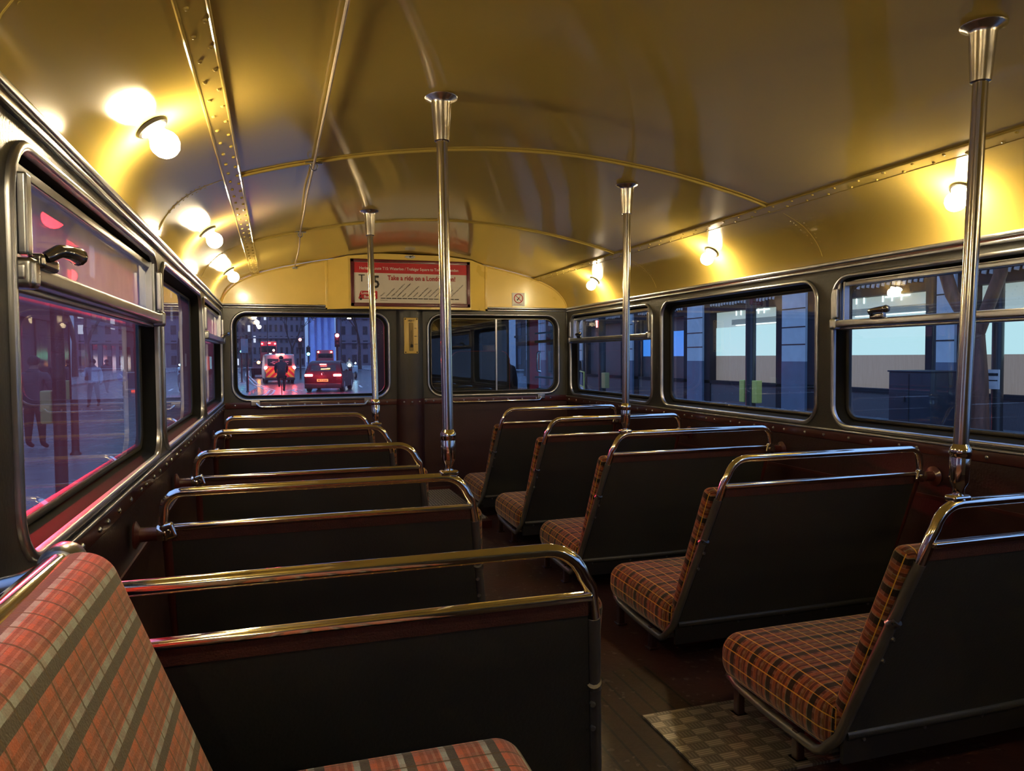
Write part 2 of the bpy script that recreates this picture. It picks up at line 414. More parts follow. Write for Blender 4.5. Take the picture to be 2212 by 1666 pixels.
for side, sg in (('left', -1), ('right', 1)):
    for k, (a, b) in enumerate(BAYS):
        wn_ += 1
        fn = lambda p, q, d, sg=sg: (sg*(W-d), p, q)
        A, B, Cc, G = window_frame(a, b, ZB, ZT, RW, fn, .042)
        f = A.build('window_%d' % wn_, m_alu, angle=60); struct(f)
        B.build('reveal', m_reveal, f, angle=60); Cc.build('rubber_seal', m_rubber, f, angle=60)
        hop = k in (0, 2, 4)
        G.build('pane', m_glL if sg < 0 else m_gl, f, flat=True)
        if hop:
            x = sg*(W+.012)
            m = MB()
            m.rbox((sg*(W-.006), (a+b)/2, 1.128), (.030, b-a-.02, .026), .007, mid=2)
            m.rbox((sg*(W+.014), (a+b)/2, 1.112), (.022, b-a-.04, .014), .004, mid=2)
            m.build('transom_bar', m_alu, f)
            m = MB()
            for yy, s_ in ((a+.035, 1), (b-.035, -1)):
                m.box((x, yy, 1.205), (.030, .012, .15)); m.box((x, yy+s_*.022, 1.205), (.022, .006, .15))
                m.rbox((sg*(W-.012), yy-s_*.006, 1.203), (.014, .022, .105), .004)
            m.build('slide_channel', m_alu, f)
            m = MB()
            for yy in (a+.026, b-.026): m.rbox((sg*(W-.010), yy, 1.127), (.034, .030, .040), .008)
            m.build('end_casting', m_steel, f)
            m = MB(); m.box((sg*(W+.016), (a+b)/2, 1.272), (.020, b-a-.09, .016), bev=.003); m.box((sg*(W+.030), (a+b)/2, 1.285), (.012, b-a-.05, .030)); m.build('vent_rail', m_alu, f)
            m = MB(); m.box((sg*(W+.018), (a+b)/2, 1.2), (.004, b-a-.10, .145)); m.build('vent_pane', m_glV if sg < 0 else m_gl, f, flat=True)
            if sg > 0: latch(f, (sg*(W-.020), {0: b-.22, 2: b-.24, 4: b-.2}[k], 1.146), sg, -1)
            else: latch(f, (sg*(W-.020), {0: b-.16, 2: a+.08, 4: b-.2}[k], 1.146), sg, 1, 1.25)
        WINS.append(f)

# bulkhead
fnF = lambda a, b, d: (a, -d, b)
LWN = (-1.100, -.108, .745, 1.316); RWN = (.137, 1.094, .748, 1.312); RF = .10
wf = sheet_with_holes([(-W, ZL), (-W, 1.345), (W, 1.345), (W, ZL)], [rrect(*LWN, RF, .004), rrect(*RWN, RF, .004)], fnF, .05, 'wall_front', m_grey); struct(wf)
mb = MB(); mb.box((0, .02, (ZF+ZL)/2-.02), (2*W, .04, ZL-ZF+.04)); mb.build('dado', m_burg, wf, flat=True)
# rounded pillar between the front windows
mb = MB(); mb.prism([(.022+.088*math.cos(t), -.062*math.sin(t)) for t in [math.pi*k/14 for k in range(15)]], ZL, 1.335, lambda a, b, d: (a, b, d)); mb.build('pillar_casing', m_grey, wf)
mb = MB(); mb.prism([(.022+.092*math.cos(t), -.066*math.sin(t)) for t in [math.pi*k/14 for k in range(15)]], ZF+.04, ZL-.002, lambda a, b, d: (a, b, d)); mb.build('pillar_dado', m_burg, wf)
# yellow tympanum above, following the vault
mb = MB(); mb.prism([(x, z-.001) for x, z in vault]+[(1.15, 1.33), (-1.15, 1.33)], 0, .03, lambda a, b, d: (a, d, b)); mb.build('tympanum', m_yel, wf, flat=True)
mb = MB()
pr = [Vector((x, -.006, z-.012)) for x, z in vault]; mb.tube(pr, .0045, 6)
mb.build('edge_bead', m_yel, wf)
# corner pads
mb = MB()
for sg in (-1, 1): mb.box((sg*(W-.004), -.004, 1.03), (.012, .012, .60), bev=.004)
mb.build('corner_bead', m_grey, wf)
mb = MB()
for x0, x1 in ((-W, -.520), (.560, W)):
    mb.box(((x0+x1)/2, -.006, 1.352), (x1-x0, .016, .013), bev=.005); mb.box(((x0+x1)/2, -.005, 1.337), (x1-x0, .014, .010), bev=.003)
struct(mb.build('trim_7', m_alu))
mb = MB(); mb.box((0, -.004, .722), (2*W, .010, .038), bev=.003)
mb.prism([(.022+.094*math.cos(t), -.069*math.sin(t)) for t in [math.pi*k/14 for k in range(15)]], .703, .741, lambda a, b, d: (a, b, d))
t8 = struct(mb.build('trim_8', m_burgp))
mb = MB(); x = -1.08
while x < 1.12:
    yy = -.008
    if abs(x-.022) < .095: yy = -.069*math.sqrt(max(0, 1-((x-.022)/.094)**2))
    mb.lathe([(.0062, 0), (.0055, .003), (.0025, .005)], (x, yy, .722), (0, -1, 0), 8); x += .105 if abs(x-.02) > .15 else .052
mb.build('rivet', m_steel, t8)
for k, (x0, x1, z0, z1) in enumerate((LWN, RWN)):
    A, B, Cc, G = window_frame(x0, x1, z0, z1, RF, fnF, .028, rub=.002)
    f = A.build('window_%d' % (11+k), m_alu, angle=60); struct(f)
    B.build('rubber_surround', m_rubber, f, angle=60); Cc.build('rubber_seal', m_rubber if k == 0 else m_aludark, f, angle=60)
    G.build('pane', m_glF if k == 0 else m_glC, f, flat=True)
    if k == 1:
        m = MB(); m.box((.630, .024, (z0+z1)/2), (.010, .012, z1-z0-.07)); m.build('sliding_stile', m_alu, f); m = MB(); m.box((.655, .036, (z0+z1)/2), (.036, .012, z1-z0-.07)); m.build('stile_rubber', m_rubber, f)
# grab rails below the front windows
def grab(x0, x1, z, label):
    e = empty('grab_rail', ((x0+x1)/2, -.012, z)); tag(e, label, 'grab rail', 'grab rails under the front windows')
    h = (x1-x0)/2; m = MB()
    m.tube([(-h, .0, .012), (-h+.006, -.028, .006), (-h+.022, -.038, -.008), (-h+.045, -.040, -.010), (h-.045, -.040, -.010), (h-.022, -.038, -.008), (h-.006, -.028, .006), (h, 0, .012)], .0065, 10); m.build('rail', m_chrome, e)
    for s_ in (-1, 1):
        m = MB(); m.rbox((s_*(h+.004), 0, .012), (.055, .010, .032), .004); m.build('mounting_plate', m_steel, e)
    return e
grab(-.955, -.262, .722, 'thin chrome grab rail screwed below the left front window')
grab(.285, .945, .722, 'thin chrome grab rail screwed below the driver side front window')
# back wall behind the photographer
mb = MB(); mb.prism([(x, z) for x, z in vault]+[(1.15, ZF), (-1.15, ZF)], 0, .03, lambda a, b, d: (a, YB-d, b)); struct(mb.build('wall_back', m_grey, flat=True))

# floor
fl = mat('worn_floor', (.03, .015, .012), .5, 0, .1, .3, 60, spec=.35)
b = fl.node_tree.nodes['Principled BSDF']
t = N(fl, 'ShaderNodeTexCoord'); s3 = N(fl, 'ShaderNodeSeparateXYZ'); LK(fl, t.outputs['Object'], s3.inputs[0])
z1 = N(fl, 'ShaderNodeTexNoise'); z1.inputs['Scale'].default_value = 7; z1.inputs['Detail'].default_value = 8; LK(fl, t.outputs['Object'], z1.inputs[0])
z2 = N(fl, 'ShaderNodeTexNoise'); z2.inputs['Scale'].default_value = 38; z2.inputs['Detail'].default_value = 5; LK(fl, t.outputs['Object'], z2.inputs[0])
lino = mix_c(fl, z1.outputs[0], (.050, .012, .011), (.020, .012, .010))
slat = math_n(fl, 'FRACT', math_n(fl, 'DIVIDE', s3.outputs[0], .052))
groove = math_n(fl, 'LESS_THAN', slat, .14)
wood = mix_c(fl, z2.outputs[0], (.050, .026, .012), (.018, .010, .006))
wood = mix_c(fl, groove, wood, (.004, .003, .002))
gang = math_n(fl, 'LESS_THAN', math_n(fl, 'ABSOLUTE', math_n(fl, 'ADD', s3.outputs[0], .02)), .24)
front_ = math_n(fl, 'LESS_THAN', s3.outputs[1], -2.95)
c = mix_c(fl, math_n(fl, 'MULTIPLY', gang, front_), lino, wood)
sc_ = math_n(fl, 'MULTIPLY', math_n(fl, 'GREATER_THAN', z2.outputs[0], .62), math_n(fl, 'GREATER_THAN', z1.outputs[0], .5))
c = mix_c(fl, math_n(fl, 'MULTIPLY', sc_, .5), c, (.14, .11, .085)); LK(fl, c, b.inputs['Base Color'])
mb = MB(); mb.box((0, YB/2, ZF-.02), (2*W, -YB, .04)); struct(mb.build('floor', fl, flat=True))
# front foot ramp with wire-mesh mat and burgundy edging
mesh_m = mat('wire_mesh_mat', (.24, .22, .20), .45, .5)
bm_ = mesh_m.node_tree.nodes['Principled BSDF']
t = N(mesh_m, 'ShaderNodeTexCoord'); mp = N(mesh_m, 'ShaderNodeMapping'); mp.inputs['Scale'].default_value = (55, 38, 1); LK(mesh_m, t.outputs['Object'], mp.inputs[0])
br = N(mesh_m, 'ShaderNodeTexVoronoi'); br.feature = 'DISTANCE_TO_EDGE'; br.inputs['Scale'].default_value = 1; br.inputs['Randomness'].default_value = .25; LK(mesh_m, mp.outputs[0], br.inputs[0])
LK(mesh_m, mix_c(mesh_m, math_n(mesh_m, 'GREATER_THAN', br.outputs['Distance'], .16), (.60, .57, .50), (.08, .072, .062)), bm_.inputs['Base Color'])
e = empty('foot_platform', (.0, -.52, ZF)); tag(e, 'low platform with grey wire mesh mat against the front bulkhead', 'platform')
m = MB(); m.box((0, 0, .020), (.57, 1.03, .040)); m.build('base', m_burgp, e, flat=True)
m = MB(); m.box((0, .02, .043), (.55, .95, .006)); m.build('mesh_mat', mesh_m, e, flat=True)
m = MB(); m.box((0, .505, .052), (.57, .012, .024)); m.build('edging_strip', m_burgp, e)
# chequer plate
ch = mat('chequer_plate_metal', (.16, .145, .12), .38, .75)
b = ch.node_tree.nodes['Principled BSDF']
t = N(ch, 'ShaderNodeTexCoord'); s3 = N(ch, 'ShaderNodeSeparateXYZ'); LK(ch, t.outputs['Object'], s3.inputs[0])
px, py = .046, .030
cx = math_n(ch, 'FLOOR', math_n(ch, 'DIVIDE', s3.outputs[0], px)); cy = math_n(ch, 'FLOOR', math_n(ch, 'DIVIDE', s3.outputs[1], py))
par = math_n(ch, 'ABSOLUTE', math_n(ch, 'MODULO', math_n(ch, 'ADD', math_n(ch, 'ADD', cx, cy), 200), 2))
fx = math_n(ch, 'FRACT', math_n(ch, 'DIVIDE', s3.outputs[0], px)); fy = math_n(ch, 'FRACT', math_n(ch, 'DIVIDE', s3.outputs[1], py))
la = math_n(ch, 'LESS_THAN', math_n(ch, 'FRACT', math_n(ch, 'MULTIPLY', fx, 5)), .45)
lb = math_n(ch, 'LESS_THAN', math_n(ch, 'FRACT', math_n(ch, 'MULTIPLY', fy, 4)), .45)
mk = lambda f, a_: math_n(ch, 'LESS_THAN', math_n(ch, 'ABSOLUTE', math_n(ch, 'SUBTRACT', f, .5)), a_)
ina = math_n(ch, 'MULTIPLY', mk(fx, .45), mk(fy, .38))
hgt = math_n(ch, 'MULTIPLY', ina, math_n(ch, 'ADD', math_n(ch, 'MULTIPLY', la, par), math_n(ch, 'MULTIPLY', lb, math_n(ch, 'SUBTRACT', 1.0, par))))
cc = mix_c(ch, hgt, (.40, .36, .29), (.75, .68, .56)); cc = mix_c(ch, math_n(ch, 'MULTIPLY', par, .55), cc, (.10, .092, .08)); LK(ch, cc, b.inputs['Base Color'])
bb = N(ch, 'ShaderNodeBump'); bb.inputs['Distance'].default_value = .002; LK(ch, hgt, bb.inputs['Height']); LK(ch, bb.outputs[0], b.inputs['Normal'])
mb = MB(); mb.box((.0, .0, .003), (.80, .33, .006)); o = mb.build('chequer_plate', ch, None, (.458, -3.40, ZF), flat=True); tag(o, 'silver chequer plate hatch let into the floor under the nearest right seat', 'floor plate')

# ceiling strips, hoops and rivet rows
for i, sg in enumerate((-1, 1)):
    mb = MB(); xa, xb = (.922, .966) if sg < 0 else (.895, .935)
    for y0, y1 in ((YB, 0),):
        P = [(sg*(xa+(xb-xa)*k/4), vz(sg*(xa+(xb-xa)*k/4))) for k in range(5)]
        vs = [(x, y, z-.006) for y in (y0, y1) for x, z in P]+[(x, y, z+.002) for y in (y0, y1) for x, z in P]
        mb.add(vs, [(k, k+1, 6+k, 5+k) for k in range(4)]+[(0, 5, 15, 10), (4, 14, 19, 9)])
    for xx in (xa, xb): mb.tube([(sg*xx, YB, vz(sg*xx)-.004), (sg*xx, 0, vz(sg*xx)-.004)], .0038, 8)
    y = -.03; k = 0
    while y > YB:
        xx = sg*(xa+.010+(.022 if k % 2 else 0)); n3 = vn(xx)
        mb.lathe([(.0052, 0), (.004, .003), (.0015, .0042)], Vector((xx, y, vz(xx)))+n3*.0055, n3, 7); y -= .052; k += 1
    struct(mb.build('trim_%d' % (9+i), m_ceil))
for i, yy in enumerate((-1.316, -2.605, -3.93, -5.22)):
    mb = MB(); X = [-.922+(.922+.895)*k/40 for k in range(41)]
    mb.tube([(x, yy, vz(x)-.003) for x in X], .0052, 8)
    mb.tube([(x, yy-.02, vz(x)+.0015) for x in X], .004, 6)
    for sg in (-1, 1):
        X = [sg*(.97+.175*k/12) for k in range(13)]
        mb.tube([(x, yy, vz(x)+.0008) for x in X], .0018, 6)
        for k in range(9):
            x = sg*(1.02+.012*k); n3 = vn(x)
            for dy in (-.018, .022): mb.lathe([(.0034, 0), (.0025, .0010)], Vector((x, yy+dy+rnd.uniform(-.008, .008), vz(x)))+n3*.0002, n3, 6)
    struct(mb.build('trim_%d' % (11+i), m_ceil))

# ------------------------------------------------------------------ lamps
def lamp(x, y, label):
    n3 = vn(x); p = Vector((x, y, vz(x)))
    e = empty('saloon_lamp', p); tag(e, label, 'lamp', 'bare bulb lamps on the coving')
    m = MB(); m.lathe([(.020, -.004), (.034, -.002), (.036, .002), (.033, .008), (.028, .010), (.024, .006)], (0, 0, 0), n3, 24); m.build('lamp_base', m_rubber, e)
    m = MB(); m.lathe([(.022, .004), (.024, .010), (.018, .016), (.020, .022), (.0275, .034), (.029, .044), (.026, .056), (.018, .066), (.008, .0705), (.001, .071)], (0, 0, 0), n3, 18); b_ = m.build('bulb', m_bulb, e)
    return e
for sg, nm in ((-1, 'left'), (1, 'right')):
    for y, d in ((-3.275, 'nearest'), (-1.98, 'middle'), (-.68, 'farthest')):
        lamp(sg*1.066, y, {'nearest': 'big glowing bulb lamp on the %s coving, nearest of its row', 'middle': 'glowing bulb lamp on the %s coving, middle of the three', 'farthest': 'small glowing bulb lamp on the %s coving by the front bulkhead'}[d] % nm)
    for y, d in ((-4.57, 'beside the longitudinal bench'), (-5.85, 'near the rear platform')):
        lamp(sg*1.066, y, 'glowing bulb lamp on the %s coving %s' % (nm, d))

# ------------------------------------------------------------------ bell cord
cx_ = -.713
pts = [(-.700, -6.5, 1.606), (cx_, -5.22, 1.600), (cx_+.002, -3.93, 1.598), (cx_, -2.605, 1.600), (cx_-.004, -2.2, 1.594), (cx_-.002, -1.75, 1.596), (cx_, -1.316, 1.602), (cx_+.006, -.9, 1.589), (cx_+.004, -.35, 1.588), (-.706, -.012, 1.593)]
mb = MB(); fine = []
for i in range(len(pts)-1):
    q = [pts[max(i-1, 0)], pts[i], pts[i+1], pts[min(i+2, len(pts)-1)]]
    fine += [cr(*q, k/8) for k in range(8)]
fine.append(pts[-1]); mb.tube(fine, .0036, 8)
m_cord = mat('braided_cord', (.62, .52, .40), .75, 0, 0, .6, 300)
o = mb.build('bell_cord', m_cord); tag(o, 'pale braided bell cord strung along the gold ceiling', 'bell cord')
for k, yy in enumerate((-1.316, -2.605, -3.93, -5.22)):
    m = MB(); z = vz(cx_)-.003
    m.rbox((0, 0, 0), (.052, .012, .006), .002); m.tube(arc((0, 0, -.012), (.010, 0, 0), (0, 0, -.012), 0, 2*math.pi, 14)[:-1], .0022, 6, closed=True)
    o = m.build('cord_hanger', m_steel, None, (cx_, yy, z-.002))
    tag(o, ['small steel cord eyelet on the ceiling hoop nearest the front bulkhead', 'small steel cord eyelet on the wider ceiling hoop in mid saloon', 'small steel cord eyelet above the nearest seats', 'small steel cord eyelet at the rear of the ceiling'][k], 'cord eyelet', 'cord eyelets on the ceiling hoops')
m = MB(); m.rbox((0, 0, 0), (.030, .008, .014), .003); m.lathe([(.007, 0), (.005, .008)], (0, -.003, 0), (0, -1, 0), 10)
o = m.build('cord_anchor', m_steel, None, (-.706, -.006, 1.590)); tag(o, 'little metal anchor holding the end of the bell cord', 'cord anchor')

# ------------------------------------------------------------------ notice box, route map, plates
e = empty('notice_box', (.02, 0, 1.33)); tag(e, 'yellow box with sloping cheeks behind the route poster', 'notice box')
def top(x): return vz(x)-.004
X = [-.53, -.405, -.2, 0, .2, .397, .53]
m = MB(); Y = [0, -.118, -.118, -.118, -.118, -.118, 0]
vs = [(x, y, 0) for x, y in zip(X, Y)]+[(x, y, top(x+.02)-1.33) for x, y in zip(X, Y)]
fs = [(i, i+1, 8+i, 7+i) for i in range(6)]+[tuple(range(7)), tuple(reversed(range(7, 14)))]
m.add(vs, fs); m.build('casing', m_yel, e, flat=True)
for x in (-.532, .532):
    m = MB(); m.box((x, -.005, .16), (.018, .010, top(x+.02)-1.345), bev=.003); m.build('side_flange', m_yel, e)
e = empty('route_poster', (.018, -.124, 1.345)); tag(e, 'route map poster in chipped maroon frame on the yellow box', 'poster')
PW, PH = .780, .300
m_maroon = mat('maroon_frame_paint', (.11, .007, .016), .35, 0, .3, .1, 60, .2, 30)
m_paper = mat('poster_paper', (.78, .74, .67), .45, 0, .15, 0, 40, .04, 12)
m_pred = mat('poster_red', (.55, .022, .035), .4); m_pink = mat('poster_red_ink', (.50, .02, .03), .5); m_ink = mat('poster_black_ink', (.02, .018, .018), .5); m_wink = mat('poster_white_ink', (.85, .82, .78), .5)
m = MB()
for (cx, cz, dx, dz) in ((0, .011, PW, .022), (0, PH-.010, PW, .020), (-PW/2+.011, PH/2, .022, PH), (PW/2-.011, PH/2, .022, PH)):
    m.box((cx, -.004, cz), (dx, .008, dz), bev=.002)
m.build('frame', m_maroon, e)
m = MB(); m.box((0, .001, PH/2), (PW-.03, .004, PH-.03)); m.build('sheet', m_paper, e, flat=True)
m = MB(); m.box((0, -.0015, PH-.020-.034), (PW-.042, .001, .066)); m.build('title_band', m_pred, e, flat=True)
for k, (x, z) in enumerate(((-.37, .28), (-.372, .255), (.36, .268), (.372, .03), (-.368, .012), (.1, .285), (-.2, .008))):
    pass
rx = (math.pi/2, 0, 0); yT = -.0026
text('Heritage Route T15: Waterloo / Trafalgar Square to Tower of London', .0262, (-.335, yT, PH-.066), rx, m_wink, e, 'title_lettering', bold=.0003, sx=.86)
text('T', .066, (-.341, yT, .156), rx, m_ink, e, 'route_letter', sx=1.05)
text('15', .112, (-.297, yT, .118), rx, m_ink, e, 'route_number', bold=.0022, sx=.82)
text('Take a ride on a London icon!', .0425, (-.156, yT, .170), rx, m_pink, e, 'slogan_lettering', bold=.0009, sx=.86)
m = MB()
m.prism([(-.336, .068), (-.222, .068), (-.222, .094), (-.226, .098), (-.326, .098), (-.336, .074)], -.0022, -.0016, lambda a, b, d: (a, d, b))
m.prism([(-.341, .047), (-.222, .047), (-.222, .070), (-.334, .070), (-.341, .056)], -.0022, -.0016, lambda a, b, d: (a, d, b))
m.build('bus_emblem', m_pred, e, flat=True)
for x in (-.327, -.238):
    m = MB(); m.prism([(x+.008*math.cos(t), .046+.008*math.sin(t)) for t in [math.tau*k/12 for k in range(12)]], -.0026, -.002, lambda a, b, d: (a, d, b)); m.build('emblem_wheel', m_ink, e, flat=True)
m = MB(); m.prism([(-.334, .061), (-.326, .061), (-.326, .070), (-.334, .070)], -.0026, -.002, lambda a, b, d: (a, d, b)); m.build('emblem_window', m_ink, e, flat=True)
text('London', .024, (-.324, -.003, .077), rx, m_wink, e, 'emblem_lettering', bold=.0005); text('Buses', .024, (-.308, -.003, .053), rx, m_wink, e, 'emblem_lettering', bold=.0005)
m = MB(); m.box((.055, -.0022, .052), (.52, .0012, .0055)); m.build('route_line', m_ink, e, flat=True)
stops_ = [-.203, -.168, -.132, -.098]+[-.064+.0345*k for k in range(12)]
for x in stops_:
    m = MB(); m.box((x, -.0030, .052), (.0045, .0010, .0042)); m.build('stop_mark', m_wink, e, flat=True)
labs = ['Waterloo', 'Parliament & Big Ben', 'Trafalgar Square / Charing Cross', 'Southampton St / Covent Garden', 'Aldwych', 'The Royal Courts of Justice', 'Fetter Lane', 'Ludgate Hill / Old Bailey', "St Paul's Cathedral", 'Mansion House Station', 'Cannon Street Station', 'Monument', 'Great Tower Street', 'Tower Hill for Tower of London']
for k, lb in enumerate(labs):
    text(lb, .0105, (-.200+.0352*k, yT, .062), (math.pi/2, -R(44), 0), m_ink, e, 'stop_lettering', sx=.86)
text('Operational during', .006, (-.205, yT, .038), rx, m_ink, e, 'small_lettering')
text('www.londonheritagebuses.co.uk', .006, (.27, yT, .026), rx, m_pink, e, 'small_lettering')
e = empty('budget_lock', (.010, -.120, 1.668)); tag(e, 'small oval lock plate with black turnkey above the poster', 'lock plate')
m = MB(); m.prism([(.034*math.cos(t), .011*math.sin(t)) for t in [math.tau*k/20 for k in range(20)]], 0, .005, lambda a, b, d: (a, -d, b)); m.build('plate', m_alu, e)
m = MB(); m.lathe([(.006, 0), (.005, .006)], (0, -.005, 0), (0, -1, 0), 12); m.box((.010, -.010, .003), (.022, .004, .004), Matrix.Rotation(R(-25), 3, 'Y')); m.build('turnkey', m_black, e)
e.name = 'lock_plate'
# heat control
e = empty('heat_control', (.0215, -.064, 1.04)); tag(e, 'pale yellow heat control plate with slotted lever on grey pillar', 'heat control')
m_hy = mat('pale_yellow_enamel', (.72, .52, .14), .3, 0, .4, .05, 60)
m = MB(); m.rbox((0, .006, .119), (.094, .014, .238), .006); m.build('plate', m_hy, e)
m = MB(); m.prism(rrect(-.016, .014, .018, .205, .006), .0013, .0032, lambda a, b, d: (a, -d, b)); m.build('slot', mat('slot_interior', (.30, .22, .08), .6), e, flat=True)
m = MB(); m.tube([(.001, -.004, .045), (-.004, -.010, .09), (.0, -.008, .155)], .0016, 6); m.rbox((.001, -.010, .052), (.018, .014, .020), .004); m.build('lever', m_black, e)
for x in (-.038, .038):
    for z in (.010, .228):
        m = MB(); m.lathe([(.005, 0), (.004, .003)], (x, -.001, z), (0, -1, 0), 10); m.build('screw', m_black, e)
text('HEAT', .017, (0, -.0015, .212), rx, m_black, e, 'heat_lettering', align='CENTER', bold=.0004)
for z, w_ in ((.165, 'ON'), (.112, 'MED'), (.060, 'LOW')):
    text(w_, .0085, (.021, -.0015, z), rx, m_black, e, 'mark_lettering', bold=.0002)
# no smoking
e = empty('no_smoking_sign', (.787, -.003, 1.367)); tag(e, 'white square no smoking sticker on the yellow panel', 'sticker')
m = MB(); m.box((0, 0, .046), (.092, .002, .092)); m.build('sheet', m_white, e, flat=True)
m = MB(); m.tube([(.031*math.cos(t), -.0015, .054+.031*math.sin(t)) for t in [math.tau*k/28 for k in range(28)]], .0030, 6, closed=True)
m.box((0, -.0015, .054), (.058, .0015, .0045), Matrix.Rotation(R(45), 3, 'Y')); m.build('prohibition_ring', m_pred, e)
m = MB(); m.box((-.002, -.0012, .050), (.026, .001, .007), Matrix.Rotation(R(-50), 3, 'Y')); m.tube([(.008, -.0012, .060), (.013, -.0012, .066), (.009, -.0012, .071), (.015, -.0012, .076)], .0012, 5); m.build('cigarette_symbol', m_ink, e)
text('London Bus & Bus Co', .0075, (-.040, -.0015, .010), rx, m_ink, e, 'small_lettering')

# ------------------------------------------------------------------ transverse double seats
# side view of the frame, y forward of the rail, x out from the aisle; s = side of the bus
ZR, ZTOP = .641, .718
def bx(z): # aisle tube x and y at height z
    t = (ZR-z)/(ZR-.165); return .376-.076*t, .165*t
def make_bench(s, label):
    e = empty('bus_seat'); tag(e, label, 'seat', 'double seats on the %s side' % ('right' if s > 0 else 'left'))
    q = lambda x, y, z: (s*x, y, z)
    # top handrail with its swept ends
    pts = [q(1.083, .0, .628), q(1.090, .0, .655), q(1.088, .0, .678)]
    pts += [q(1.050+.038*math.cos(t), 0, .680+.038*math.sin(t)) for t in [R(10+16*k) for k in range(6)]]
    pts += [q(.9, 0, ZTOP), q(.7, 0, ZTOP), q(.52, 0, ZTOP)]
    pts += [q(.455-.066*math.sin(t), 0, .652+.066*math.cos(t)) for t in [R(12*k) for k in range(7)]]
    ax, ay = bx(.60); pts += [q(.381, .001, .655), q(ax, ay, .60)]
    m = MB(); m.tube(pts, .0108, 14); m.build('handrail', m_chrome, e, angle=60)
    # grey lower tube, bend and seat rail
    pts = []
    for z in (.602, .50, .40, .30, .22, .19): x, y = bx(z); pts.append(q(x, y, z))
    pts += [q(.298, .178, .165), q(.296, .193, .147), q(.297, .215, .136), q(.300, .25, .134), q(.302, .40, .138), q(.304, .52, .148), q(.310, .560, .158), q(.33, .572, .164)]
    m = MB(); m.tube(pts, .0115, 12)
    for z in (.435, .385): x, y = bx(z); m.lathe([(.006, 0), (.004, .005)], q(x+.008, y-.010, z), q(.3, -1, 0), 8)
    m.build('side_frame', m_aludark, e, angle=60)
    x, y = bx(.470); m = MB(); m.tube([q(x+.004, y-.008, .478), q(x-.0024, y+.0052, .463)], .0128, 14)
    x, y = bx(.455); m.build('joint_ring', m_steel, e, angle=60)
    # far (wall) tube
    m = MB(); m.tube([q(1.083, 0, .640), q(1.082, .09, .40), q(1.080, .165, .18), q(1.080, .2, .146), q(1.08, .4, .148), q(1.08, .575, .166)], .012, 8); m.build('wall_side_frame', m_burgp, e, angle=60)
    m = MB(); m.tube([q(.296, .18, .158), q(1.08, .18, .158)], .012, 8); m.tube([q(.30, .56, .16), q(1.08, .56, .16)], .011, 8)
    m.build('cross_tube', m_aludark, e, angle=60)
    # strip across the top of the back
    m = MB(); m.rbox(q(.730, -.002, ZR), (.700, .022, .013), .005, mid=2); m.build('lower_rail', m_chrome, e)
    # grey back panel with its rolled lower edge
    def P(x, z, d): # x fraction 0..1 from aisle to wall
        xa, ya = bx(z); xx = xa+.012+(1.075-xa-.012)*x; return Vector(q(xx, ya+d, z))
    m = MB(); n = 8; vs = []
    Zs = [ .612-(.612-.200)*k/n for k in range(n+1)]
    for d in (-.006, .006):
        for z in Zs: vs += [P(0, z, d), P(.5, z, d), P(1, z, d)]
    fs = []
    for o in (0, 3*(n+1)):
        for k in range(n):
            for c in range(2): fs.append((o+3*k+c, o+3*k+c+1, o+3*k+4+c, o+3*k+3+c))
    h = 3*(n+1)
    for k in range(n):
        fs += [(3*k, 3*k+3, h+3*k+3, h+3*k), (3*k+2, h+3*k+2, h+3*k+5, 3*k+5)]
    fs += [(0, h, h+1, 1), (1, h+1, h+2, 2), (3*n, 3*n+1, h+3*n+1, h+3*n), (3*n+1, 3*n+2, h+3*n+2, h+3*n+1)]
    m.add(vs, fs); bp_ = m.build('back_panel', m_vinyl, e, angle=50)
    m = MB(); m.add([P(0, .635, -.007), P(1, .635, -.007), P(1, .608, -.008), P(0, .608, -.008), P(0, .635, .004), P(1, .635, .004), P(1, .608, .004), P(0, .608, .004)],
        [(0,1,2,3), (4,7,6,5), (0,4,5,1), (3,2,6,7), (0,3,7,4), (1,5,6,2)]); m.build('top_band', m_moq_band, e)
    m = MB(); m.tube([P(.0, .197, -.004), P(.5, .195, -.006), P(1, .197, -.004)], .011, 8); m.build('rolled_edge', m_vinyl, bp_, angle=60)
    for k in range(5):
        m = MB(); m.lathe([(.005, 0), (.004, .003)], P(.06+.22*k, .185, -.013), (0, -1, 0), 8); m.build('rivet', m_steel, bp_)
    # backrest cushion, fabric front
    ang = math.atan2(.165, ZR-.165)
    T = Matrix.Rotation(ang, 3, 'X') @ Matrix(((1, 0, 0), (0, 0, -1), (0, 1, 0)))  # local y -> up, local z -> rearwards(-y)
    flip = Matrix(((1, 0, 0), (0, 1, 0), (0, 0, 1)))
    def shear(p): # keep to the splayed aisle edge
        f = (.375-p.x*s)/.75; f = max(0, min(1, f)); k = (p.y)/.46
        return Vector((p.x + s*.036*f*k*1.0, p.y, p.z))
    m = MB(); m.rbox(q(.708, .1085, .421), (.760, .440, .046), .020, T, mid=7, arc=4, uvm=True, shift=shear, uvo=(.01, .03)); m.build('backrest', m_moq, e, angle=70)
    # seat cushion
    m = MB(); tilt = Matrix.Rotation(R(1.2), 3, 'X')
    m.rbox(q(.690, .378, .206), (.806, .452, .128), .054, tilt, mid=8, arc=6, crown=.014, uvm=True, uvo=(.02, .01)); m.build('seat_cushion', m_moq, e, angle=70)
    m = MB(); m.box(q(.690, .375, .158), (.760, .40, .014), tilt); m.box(q(.690, .150, .168), (.765, .010, .062)); m.build('seat_pan', m_black, e)
    # legs
    for lx in (.304, 1.05):
        for ly in (.285, .515):
            m = MB(); m.rbox(q(lx, ly, (ZF+.148)/2), (.022, .022, .148-ZF), .004); m.rbox(q(lx, ly, ZF+.003), (.036, .036, .006), .002); m.build('leg', m_leg, e)
